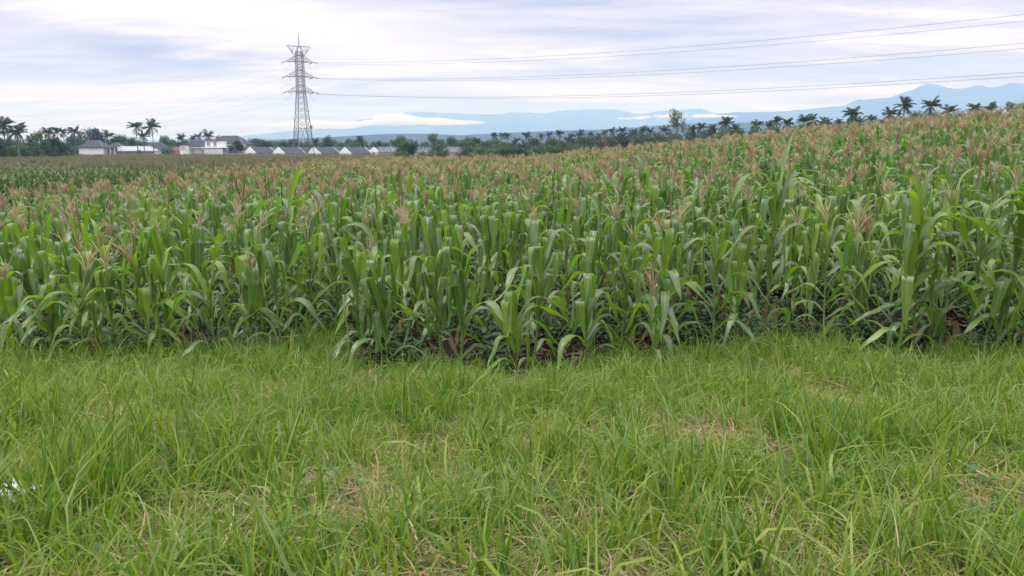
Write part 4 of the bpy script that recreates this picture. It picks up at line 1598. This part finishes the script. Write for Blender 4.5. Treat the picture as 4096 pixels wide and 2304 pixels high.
# small maroon-roof house with white gate box
e, zg = house_root('house', 705, 320, R(0), 'small house with a maroon lean-to roof left of the white slotted parapet')
ze, zr = zat(604, 320, zg), zat(586, 320, zg)
walls(e, 5, 5, ze - .05, M['block'])
roof_tiles_hip(e, 5.0, 4.4, ze, zr, M['roofred'], .3, 1.0, 0, 0, False)
e, zg = house_root('gate_tower', 738, 316, R(-4), 'white box parapet with four dark vertical slots and a red top', 'building')
ze = zat(582, 316, zg)
walls(e, 2.6, 2.4, ze, M['white'])
for k in range(4):
    mb = MB(); mb.box(-1.0 + k * .58, -.78 + k * .58, -1.23, -1.205, ze - 1.9, ze - .45, M['glass']); mb.obj('slot', e)
mb = MB(); mb.box(-1.45, 1.45, -1.35, 1.35, ze, ze + .18, M['roofred']); mb.obj('coping', e)
# long house behind with dark roof
e, zg = house_root('house', 800, 334, R(-3), 'wide dark hip-roofed house with pale low walls, left of the two-storey white one')
ze, zr = zat(590, 334, zg), zat(562, 334, zg)
walls(e, 11.5, 7.5, ze - .05, M['offwhite'])
roof_tiles_hip(e, 12.0, 7.5, ze, zr, M['roofdark'], .5)
mb = MB(); mb.box(-5.2, 6.0, -4.6, -4.3, ze - .25, ze - .02, M['white']); mb.obj('fascia', e)
for x in (-1.6, 2.8):
    mb = MB(); mb.box(x, x + .3, -4.55, -4.25, -.4, ze - .25, M['block']); mb.obj('pillar', e)
window(e, -3.6, -3.77, ze - 1.5, 1.4, 1.0)
# white two-storey box
e, zg = house_root('house', 865, 322, R(-14), 'white two-storey flat-roofed house with a red roof edge and tall windows')
zt_, zm = zat(563, 322, zg), zat(589, 322, zg)
walls(e, 6.4, 5.0, zt_, M['white'])
mb = MB(); mb.box(-3.5, 3.5, -2.9, 2.8, zt_, zt_ + .22, M['roofred']); mb.obj('roof', e)
mb = MB(); mb.box(-4.2, 6.2, -3.8, 2.4, zm - .2, zm, M['white']); mb.obj('balcony_slab', e)
for x in (-1.9, -1.2, 1.0, 1.7):
    window(e, x, -2.51, zm + .35, .42, 1.6)
mb = MB(); mb.box(-3.2, 5.2, -3.5, -3.3, -.4, zm - .2, M['offwhite']); mb.obj('lower_wall', e)
mb = MB()
for k in range(9): mb.bar((-3.6 + k * .6, -3.6, zm), (-3.6 + k * .6, -3.6, zm + .8), .035, M['truss'])
mb.bar((-3.6, -3.6, zm + .8), (1.2, -3.6, zm + .8), .04, M['truss'])
mb.obj('railing', e)
# big hall with green fascia
e, zg = house_root('hall', 925, 352, R(-8), 'large dark-roofed hall behind the white house, with a lime green eave', 'building')
ze, zr = zat(576, 352, zg), zat(543, 352, zg)
walls(e, 15.5, 9.5, ze - .3, M['block'])
roof_tiles_hip(e, 15.0, 9.5, ze, zr, M['roofdark'], .6, 1.3)
mb = MB(); mb.box(-2.0, 9.5, -5.6, -5.4, ze - .75, ze - .15, M['green']); mb.obj('fascia', e)
for x in (3.5, 8.6):
    mb = MB(); mb.box(x, x + .3, -5.7, -5.5, -.4, ze - .75, M['offwhite']); mb.obj('pillar', e)

# row of small gabled houses
ROW = [(868, 328, 46), (942, 340, 43), (1000, 332, 52), (1058, 350, 34), (1114, 330, 54), (1190, 338, 46), (1256, 330, 58), (1322, 345, 40), (1380, 330, 58), (1442, 340, 44), (1496, 336, 46)]
NTH = ['first', 'second', 'third', 'fourth', 'fifth', 'sixth', 'seventh', 'eighth', 'ninth', 'tenth', 'eleventh']
for i, (u_, d, wpx) in enumerate(ROW):
    rot = R(rng.uniform(22, 34))
    e, zg = house_root('row_house', u_, d, rot, '%s small white-gabled house from the left in the row with dark roofs' % NTH[i], 'house', 'small row houses with white gables')
    w = wpx * d / F / math.cos(rot) * 1.25
    zr = zat(588.5, d, zg); ze = zr - w * .5 * .52
    Ld = 9.5
    # ridge runs along local x' = to the right and back; gable faces -y-left
    # local frame: gable plane at y=0 facing -y, body going +y, then turned
    T = Matrix.Rotation(R(-62), 4, 'Z')
    def tr(p): return tuple(T @ Vector(p))
    hw = w / 2
    mb = MB()
    V_ = [(-hw, 0, -.4), (hw, 0, -.4), (hw, Ld, -.4), (-hw, Ld, -.4), (-hw, 0, ze), (hw, 0, ze), (hw, Ld, ze), (-hw, Ld, ze)]
    e.rotation_euler = (0, 0, R(-42) + R(rng.uniform(-5, 5)))
    mb.add(V_, [(0, 1, 5, 4), (1, 2, 6, 5), (2, 3, 7, 6), (3, 0, 4, 7)], None, M['offwhite'])
    mb.obj('wall', e)
    for yy in (-.12, Ld):
        mb = MB()
        mb.add([(-hw - .45, yy, ze - .25), (hw + .45, yy, ze - .25), (0, yy, zr + .12), (-hw - .45, yy + .12, ze - .25), (hw + .45, yy + .12, ze - .25), (0, yy + .12, zr + .12)],
               [(0, 1, 2, -1), (5, 4, 3, -1), (0, 2, 5, 3), (2, 1, 4, 5), (1, 0, 3, 4)], None, M['white'])
        mb.obj('gable', e)
    mb = MB()
    sl = .12
    for sx in (-1, 1):
        a = (sx * (hw + .4), 0.02, ze - .25); b_ = (sx * (hw + .4), Ld - .02, ze - .25)
        V_ = [a, b_, (0, Ld - .02, zr), (0, .02, zr), (a[0], a[1], a[2] - sl), (b_[0], b_[1], b_[2] - sl), (0, Ld - .02, zr - sl), (0, .02, zr - sl)]
        mb.add(V_, [(0, 1, 2, 3), (7, 6, 5, 4), (0, 4, 5, 1), (0, 3, 7, 4), (1, 5, 6, 2)], None, M['roofdark'])
        for k in range(7):
            f = (k + .5) / 7
            mb.bar((a[0] * (1 - f), .05, a[2] + (zr - a[2]) * f), (a[0] * (1 - f), Ld - .05, a[2] + (zr - a[2]) * f), .035, M['roofdark'])
    mb.obj('roof', e)
    window(e, 0, -.13, ze - 1.3, 1.0, .9)


def truss_house(u_, d, w, label, rot):
    e, zg = house_root('unfinished_house', u_, d, rot, label, 'house', 'unfinished houses with bare roof trusses')
    ze, zr = zat(606, d, zg), zat(588, d, zg)
    walls(e, w, 6, ze, M['block'])
    for k in range(6):
        x = -w / 2 + w * k / 5
        mb = MB()
        mb.bar((x, -3.3, ze + .05), (x, 3.3, ze + .05), .06, M['truss'])
        mb.bar((x, -3.3, ze + .05), (x, 0, zr), .07, M['truss']); mb.bar((x, 3.3, ze + .05), (x, 0, zr), .07, M['truss'])
        for f in (.35, .7):
            for s in (-1, 1):
                mb.bar((x, s * 3.3 * (1 - f), ze + .05), (x, s * 3.3 * (1 - f * .8), ze + (zr - ze) * f * .8), .045, M['truss'])
        mb.obj('truss', e)
    for k in range(6):
        f = k / 5
        for s in (-1, 1):
            mb = MB(); y_ = s * 3.3 * (1 - f); z_ = ze + .13 + (zr - ze) * f
            mb.bar((-w / 2 - .2, y_, z_), (w / 2 + .2, y_, z_), .05, M['truss']); mb.obj('batten', e)
    return e


truss_house(1556, 330, 7.2, 'unfinished grey block house with bare roof trusses at the right end of the row', R(-10))
truss_house(1700, 345, 8.0, 'unfinished house whose truss tops show over the bushes', R(-6))
truss_house(1812, 300, 5.0, 'unfinished grey block house between the dark bushes, its trusses sloping right', R(-24))

# tiny hut left
e, zg = house_root('hut', 245, 250, R(20), 'small grey-roofed hut among pale shrubs in front of the left trees', 'hut')
ze, zr = zat(610, 250, zg), zat(598, 250, zg)
walls(e, 3.0, 2.5, ze, M['block'])
roof_tiles_hip(e, 3.2, 2.6, ze, zr, M['ridgecap'], .4, 1.0, 0, 0, False)

# ------------------------------------------------------------------ trees


def frond_mesh(q, droop, name='palm_frond', mat=None):
    mb = MB()
    mat = mat or M['palm']
    n = 13
    s = np.linspace(0, 1, n)
    th = np.radians(np.linspace(0, droop, n))
    x = np.concatenate([[0], np.cumsum(np.cos(th[1:]) / (n - 1))]); z = np.concatenate([[0], np.cumsum(-np.sin(th[1:]) / (n - 1))])
    mb.tube([(x[i], 0, z[i]) for i in range(0, n, 2)], [.012, .009, .008, .006, .005, .004, .002], 3, mat)
    for i in range(1, n):
        for k in range(2):
            f = s[i] - k * .5 / n
            bx = np.interp(f, s, x); bz = np.interp(f, s, z)
            ln = .30 * math.sin(math.pi * min(1, f * .85 + .15)) ** .6 * q.uniform(.8, 1.1)
            for sg in (-1, 1):
                dz = -ln * q.uniform(.35, .9)
                dx = ln * q.uniform(.3, .6)
                w = .014
                mb.add([(bx - w, 0, bz), (bx + w, 0, bz), (bx + dx + w * .6, sg * ln * .75, bz + dz * .55), (bx + dx * 1.2, sg * ln * .95, bz + dz)],
                       [(0, 1, 2, 3)], None, mat)
    return mb.mesh(name, smooth=False)


qt = random.Random(71)
FR = {'up': [frond_mesh(qt, qt.uniform(38, 70)) for _ in range(3)], 'mid': [frond_mesh(qt, qt.uniform(50, 85)) for _ in range(3)], 'dn': [frond_mesh(qt, qt.uniform(50, 80)) for _ in range(2)],
      'dead': [frond_mesh(qt, 60, mat=M['palmdead'])]}
TRK = []
for k in range(3):
    mb = MB()
    c1_, c2_ = qt.uniform(-.06, .06), qt.uniform(-.04, .04)
    pts_ = [(c1_ * math.sin(math.pi * i / 12), c2_ * math.sin(math.pi * i / 12 * .8), i / 12) for i in range(13)]
    mb.tube(pts_, [.26] + [.17 - .004 * i for i in range(12)], 7, M['palmbark'])
    # trunk radius is in metres, curvature scaled with height: built at unit height
    TRK.append((mb.mesh('palm_trunk'), pts_[-1]))


def palm(u_, vtop, wpx, d, label, group, n=18, wind=0.35):
    x = ray(u_, 560)[0] * d
    zg = gz(x, d)
    ztop = P(u_, vtop, d).z
    Lf = wpx * d / F * .56
    h = max(2.0, ztop - Lf * .72 - zg)
    e = bpy.data.objects.new('palm_tree', None); COL.objects.link(e)
    e.location = (x, d, zg); e.rotation_euler = (0, 0, qt.uniform(0, 6.28))
    tag(e, label, 'palm tree', group)
    me, tp = qt.choice(TRK)
    link('trunk', me, e, (0, 0, 0), None, (1, 1, h))
    for k in range(n):
        r_ = k / n
        if r_ < .36: kind, tilt = 'up', -qt.uniform(48, 84)
        elif r_ < .74: kind, tilt = 'mid', -qt.uniform(12, 50)
        else: kind, tilt = 'dn', qt.uniform(5, 38)
        if r_ > .94 and qt.random() < .4: kind, tilt = 'dead', 62
        az = k * 2.4 + qt.gauss(0, .25)
        M_ = Matrix.Translation((tp[0], tp[1], h)) @ rotz(az) @ Matrix.Rotation(R(tilt), 4, 'Y') @ Matrix.Scale(Lf * qt.uniform(.85, 1.08), 4)
        o = bpy.data.objects.new('frond', qt.choice(FR[kind])); COL.objects.link(o); o.parent = e; o.matrix_local = M_
    return e


def crown_mesh(q, mat, nleaf=1500, lobes=9, low=.22, open_=.0, flat=False):
    """unit-height crown: widths about 1, z from `low` to 1"""
    mb_V = []; mb_F = []; nv_ = 0
    L_ = []
    for k in range(lobes):
        f = (k + .5) / lobes
        a = q.uniform(0, 6.28)
        z = low + (1 - low) * (.18 + .68 * q.random())
        rr = .30 * math.sin(math.pi * min(.95, max(.12, (z - low) / (1 - low) * .8 + .12)))
        L_.append((rr * math.cos(a), rr * math.sin(a), z, q.uniform(.14, .25)))
    L_.append((0, 0, .80, .2))
    for k in range(nleaf):
        cx, cy, cz, cr = q.choice(L_)
        v = Vector((q.gauss(0, 1), q.gauss(0, 1), q.gauss(0, 1))).normalized()
        r_ = cr * (1 + .12 * mnoise.noise(v * 3)) * (q.random() ** .28)
        p = Vector((cx, cy, cz)) + Vector((v.x * r_, v.y * r_, v.z * r_ * .85))
        if p.z < low * .5 or p.z > 1.0: continue
        if open_ and mnoise.noise(p * 7) > .25 - open_: continue
        s = q.uniform(.018, .036)
        nrm = (v + Vector((q.gauss(0, .5), q.gauss(0, .5), q.gauss(0, .5) + .4))).normalized()
        t1 = nrm.orthogonal().normalized() * s
        t2 = nrm.cross(t1).normalized() * s * q.uniform(.5, 1)
        t1 = Matrix.Rotation(q.uniform(0, 6.28), 3, nrm) @ t1; t2 = nrm.cross(t1).normalized() * t2.length
        mb_V += [tuple(p - t1), tuple(p - t2 * .8), tuple(p + t1), tuple(p + t2)]
        mb_F.append((nv_, nv_ + 1, nv_ + 2, nv_ + 3)); nv_ += 4
    return mesh_np('tree_crown', mb_V, mb_F, [mat], smooth=False)


CR = {}
for key, mat in (('mid', M['tree']), ('dark', M['treedark']), ('light', M['treelight']), ('olive', M['treeolive'])):
    CR[key] = [crown_mesh(qt, mat, 1700, qt.randint(7, 12)) for _ in range(4 if key == 'mid' else 2)]
CR['bush'] = [crown_mesh(qt, M['tree'], 1900, 11, .02) for _ in range(3)]
CR['bushl'] = [crown_mesh(qt, M['treelight'], 1500, 9, .02) for _ in range(2)]
CR['busho'] = [crown_mesh(qt, M['treeolive'], 1700, 10, .05) for _ in range(2)]
CR['pale'] = [crown_mesh(qt, M['pale'], 500, 6, .05, .1)]
CR['airy'] = [crown_mesh(qt, M['treeolive'], 1500, 10, .22, .18)]
TR = []
for k in range(3):
    mb = MB()
    mb.tube([(0, 0, 0), (.008, .0, .2), (.0, .01, .45), (.01, 0, .75)], [.030, .022, .016, .006], 6, M['bark'])
    for j in range(7):
        a = j * 2.2 + k; z0 = .22 + .06 * j
        mb.tube([(0, 0, z0), (.12 * math.cos(a), .12 * math.sin(a), z0 + .12), (.24 * math.cos(a), .24 * math.sin(a), z0 + .2)], [.012, .008, .003], 4, M['bark'])
    TR.append(mb.mesh('tree_trunk'))


def tree(name, kind, u_, vtop, wpx, d, label, cat='tree', group=None, vbase=None):
    x = ray(u_, 560)[0] * d
    zg = gz(x, d)
    h = P(u_, vtop, d).z - zg
    w = wpx * d / F
    e = bpy.data.objects.new(name, None); COL.objects.link(e)
    e.location = (x, d, zg - .1); e.rotation_euler = (0, 0, qt.uniform(0, 6.28))
    tag(e, label, cat, group)
    link('trunk', qt.choice(TR), e, (0, 0, 0), None, (w * .9, w * .9, h))
    link('crown', qt.choice(CR[kind]), e, (0, 0, 0), None, (w * 1.08, w * 1.08, h * 1.02))
    return e


# palms of the left group
for (u_, v_, w_, d, lab) in [
    (18, 463, 92, 200, 'tall coconut palm at the left edge of the picture, taller of the left pair'),
    (72, 493, 90, 190, 'coconut palm with brownish fronds leaning right, second from the left edge'),
    (-30, 500, 85, 195, 'coconut palm partly cut by the left edge'),
    (196, 507, 60, 290, 'left palm of the three close together behind the first round green tree'),
    (231, 506, 52, 300, 'middle palm of the three close together behind the first round green tree'),
    (256, 510, 46, 310, 'right palm of the three close together behind the first round green tree'),
    (300, 502, 62, 290, 'pale fronded palm left of the big dark tree'),
    (430, 520, 60, 300, 'palm right behind the big dark round tree'),
    (548, 480, 66, 270, 'left one of the two tall slim palms above the pale-roofed house'),
    (612, 478, 70, 272, 'right one of the two tall slim palms above the pale-roofed house'),
    (575, 525, 50, 290, 'short palm between the feet of the two tall slim palms'),
    (724, 533, 46, 330, 'palm above the small maroon roof'),
    (772, 541, 36, 390, 'left palm behind the wide dark roof'),
    (794, 530, 38, 395, 'middle palm behind the wide dark roof'),
    (833, 520, 58, 380, 'spreading palm rising behind the two-storey white house'),
    (1263, 551, 44, 345, 'palm just right of the pylon foot'),
    (1440, 545, 44, 350, 'bushy palm over the ninth white gable of the row')]:
    palm(u_, v_, w_, d, lab, 'palms around the houses')
# palms on the mid and right skyline
RP = [(1978, 528, 34, 360), (2010, 527, 34, 370), (2030, 530, 30, 360), (2106, 524, 42, 380), (2165, 532, 30, 400), (2196, 526, 32, 400), (2237, 519, 40, 370), (2285, 530, 34, 360), (2322, 519, 44, 330), (2362, 526, 36, 350),
      (2395, 531, 34, 320), (2417, 518, 34, 350), (2447, 509, 36, 330), (2487, 505, 42, 320), (2532, 512, 40, 300), (2572, 503, 44, 290), (2600, 508, 38, 290), (2655, 501, 44, 260),
      (2770, 498, 46, 240), (2802, 487, 50, 230), (2850, 499, 44, 235), (2904, 466, 62, 200), (2938, 496, 44, 215), (3024, 477, 52, 190), (3074, 484, 42, 210), (3104, 464, 46, 200), (3146, 470, 52, 190),
      (3212, 458, 58, 185), (3240, 456, 54, 190), (3297, 467, 52, 190), (3350, 474, 38, 200), (3403, 424, 72, 170), (3478, 459, 44, 200), (3553, 427, 64, 175), (3607, 388, 74, 170), (3712, 388, 76, 170),
      (3784, 415, 72, 175), (3886, 408, 62, 185), (3952, 411, 58, 190), (4026, 410, 50, 200), (4082, 408, 60, 195), (4150, 400, 70, 190)]
spec_lab = {3403: 'tall palm at the foot of the blue mountain, left of a small low palm', 3607: 'tall palm crown standing under the left slope of the mountain peak',
            3712: 'tall palm crown directly below the mountain peak', 3784: 'wide low palm crown just right of the palm below the peak', 2904: 'tallest palm right of the big round tree',
            3212: 'left half of the wide double palm crown', 3240: 'right half of the wide double palm crown'}
for i, (u_, v_, w_, d) in enumerate(RP):
    lab = spec_lab.get(u_)
    if not lab:
        if u_ < 2655: lab = 'coconut palm in the hazy grove below the low ridge, left of the big round tree'
        elif u_ < 3300: lab = 'coconut palm rising behind the tassel line between the round tree and the mountain foot'
        else: lab = 'coconut palm crown showing over the corn crest below the blue mountain'
    g = 'palms of the hazy grove' if u_ < 2655 else 'palms behind the tassel line' if u_ < 3300 else 'palms over the corn crest'
    palm(u_, v_, w_ * 1.08, d, lab, g, 18)
# extra dense palms and trees filling the grove
for k in range(46):
    u_ = qt.uniform(1880, 2900)
    base = np.interp(u_, [1880, 2200, 2500, 2900], [545, 540, 528, 515])
    d = qt.uniform(230, 420)
    palm(u_, base + qt.uniform(2, 34), qt.uniform(30, 44) * 330 / d, d, 'coconut palm in the hazy grove below the low ridge, left of the big round tree', 'palms of the hazy grove', 15)
# named broadleaf trees
for (kd, u_, v_, w_, d, lab) in [
    ('mid', 150, 518, 92, 210, 'round green tree right of the palms at the left edge'),
    ('bush', 215, 540, 80, 215, 'bushy green tree below the three close palms'),
    ('dark', 372, 500, 98, 380, 'big dark round-headed tree towering over the white-walled house'),
    ('mid', 300, 535, 80, 345, 'green tree between the pale palm and the hut'),
    ('mid', 478, 538, 75, 350, 'rounded tree behind the lower wing of the white-walled house'),
    ('mid', 530, 548, 50, 360, 'small tree left of the two tall slim palms'),
    ('mid', 665, 542, 60, 370, 'flat-topped tree right of the two tall slim palms'),
    ('dark', 880, 533, 34, 380, 'thin dark tree behind the hall roof'),
    ('mid', 1000, 560, 60, 380, 'tree right of the lime green eave'),
    ('dark', 1058, 558, 60, 380, 'round tree low on the skyline left of the pylon'),
    ('mid', 1310, 538, 46, 370, 'upright rounded tree right of the pylon'),
    ('mid', 1165, 556, 70, 400, 'low tree seen through the pylon feet'),
    ('mid', 1612, 541, 66, 380, 'broad tree above the first large bush of the centre'),
    ('mid', 1735, 533, 62, 300, 'tall leafy tree between the two large centre bushes'),
    ('mid', 1805, 545, 50, 330, 'pointed tree right of the tall leafy one'),
    ('airy', 2706, 437, 88, 215, 'big airy olive-green round tree rising above the grove')]:
    tree('tree', kd, u_, v_, w_, d, lab)
for (kd, u_, v_, w_, d, lab) in [
    ('bushl', 290, 588, 68, 245, 'light green rounded bush left of the white-walled house'),
    ('bushl', 668, 573, 44, 316, 'round bush in front of the dark hip roof'),
    ('dark', 942, 557, 62, 322, 'dark spreading small tree in front of the hall'),
    ('bushl', 552, 596, 38, 300, 'small bush in front of the pale metal roof'),
    ('bush', 1630, 556, 100, 185, 'large dark green bush at the right end of the house row'),
    ('bush', 1592, 585, 60, 190, 'lower bush leaning on the left of the large centre bush'),
    ('bush', 1688, 600, 70, 180, 'low bush between the two large centre bushes'),
    ('bush', 1752, 572, 92, 185, 'second large dark green bush right of the first'),
    ('bush', 1880, 580, 90, 190, 'green bush right of the unfinished grey house'),
    ('bush', 1950, 572, 90, 200, 'green bush at the start of the palm grove'),
    ('busho', 2100, 572, 90, 230, 'olive bush below the palms left of centre'),
    ('pale', 190, 590, 40, 240, 'pale flowering shrub left of the hut'),
    ('pale', 236, 588, 52, 244, 'pale flowering shrub beside the hut')]:
    tree('bush', kd, u_, v_, w_, d, lab, 'bush')
# filler treelines
k_ = 0
fill = []
for u_ in np.arange(-120, 760, 24):
    fill.append((u_ + qt.uniform(-9, 9), qt.uniform(548, 572), qt.uniform(48, 75), qt.uniform(345, 400) if u_ < 480 else qt.uniform(370, 430)))
for u_ in np.arange(60, 285, 26):
    fill.append((u_ + qt.uniform(-9, 9), qt.uniform(570, 592), qt.uniform(40, 60), qt.uniform(225, 250)))
for u_ in np.arange(-100, 130, 30):
    fill.append((u_, qt.uniform(545, 580), qt.uniform(50, 80), qt.uniform(190, 230)))
for u_ in np.arange(760, 1960, 22):
    fill.append((u_ + qt.uniform(-9, 9), qt.uniform(553, 572), qt.uniform(40, 62), qt.uniform(370, 470)))
for u_ in np.arange(1850, 2950, 17):
    b0 = np.interp(u_, [1850, 2200, 2500, 2900, 2950], [556, 552, 540, 520, 518])
    fill.append((u_ + qt.uniform(-10, 10), b0 + qt.uniform(-12, 22), qt.uniform(42, 80), qt.uniform(180, 420)))
    fill.append((u_ + qt.uniform(-10, 10), b0 + qt.uniform(22, 55), qt.uniform(50, 85), qt.uniform(130, 210)))
for u_ in np.arange(2950, 4200, 40):
    b0 = np.interp(u_, [2950, 3600, 4200], [512, 452, 430])
    fill.append((u_ + qt.uniform(-10, 10), b0 + qt.uniform(-8, 14), qt.uniform(50, 90), qt.uniform(150, 200)))
for (u_, v_, w_, d) in fill:
    kd = qt.choice(['mid', 'mid', 'bush', 'bush', 'dark', 'olive', 'light'])
    where = 'in the tree belt behind the left palms and houses' if u_ < 760 else 'in the low tree belt behind the row of small houses' if u_ < 1850 else 'under the palms of the hazy grove' if u_ < 2950 else 'behind the corn crest on the right'
    tree('tree', kd, u_, v_, w_ * 1.15, d, 'leafy green tree ' + where, 'tree', 'trees ' + where)
# number the look-alikes along the skyline from left to right
for gname, what, where in (('palms of the hazy grove', 'coconut palm', 'in the hazy grove below the low ridge'),
                           ('palms behind the tassel line', 'coconut palm', 'between the round tree and the mountain foot'),
                           ('palms over the corn crest', 'coconut palm', 'over the corn crest below the mountain'),
                           ('trees in the tree belt behind the left palms and houses', 'green tree', 'in the belt behind the left palms and houses'),
                           ('trees in the low tree belt behind the row of small houses', 'green tree', 'in the low belt behind the row of small houses'),
                           ('trees under the palms of the hazy grove', 'green tree', 'under the palms of the hazy grove'),
                           ('trees behind the corn crest on the right', 'green tree', 'behind the corn crest below the mountain')):
    os_ = sorted([o for o in COL.objects if o.get('group') == gname], key=lambda o: o.location.x / o.location.y)
    for k, o in enumerate(os_):
        if o['label'] not in spec_lab.values():
            o['label'] = '%s, %s from left %s' % (what, nth(k + 1), where)
LONG = [o['label'] for o in COL.objects if o.get('label') and len(o['label'].replace('-', ' ').split()) > 16]
open('/tmp/long.txt', 'w').write('\n'.join(LONG))
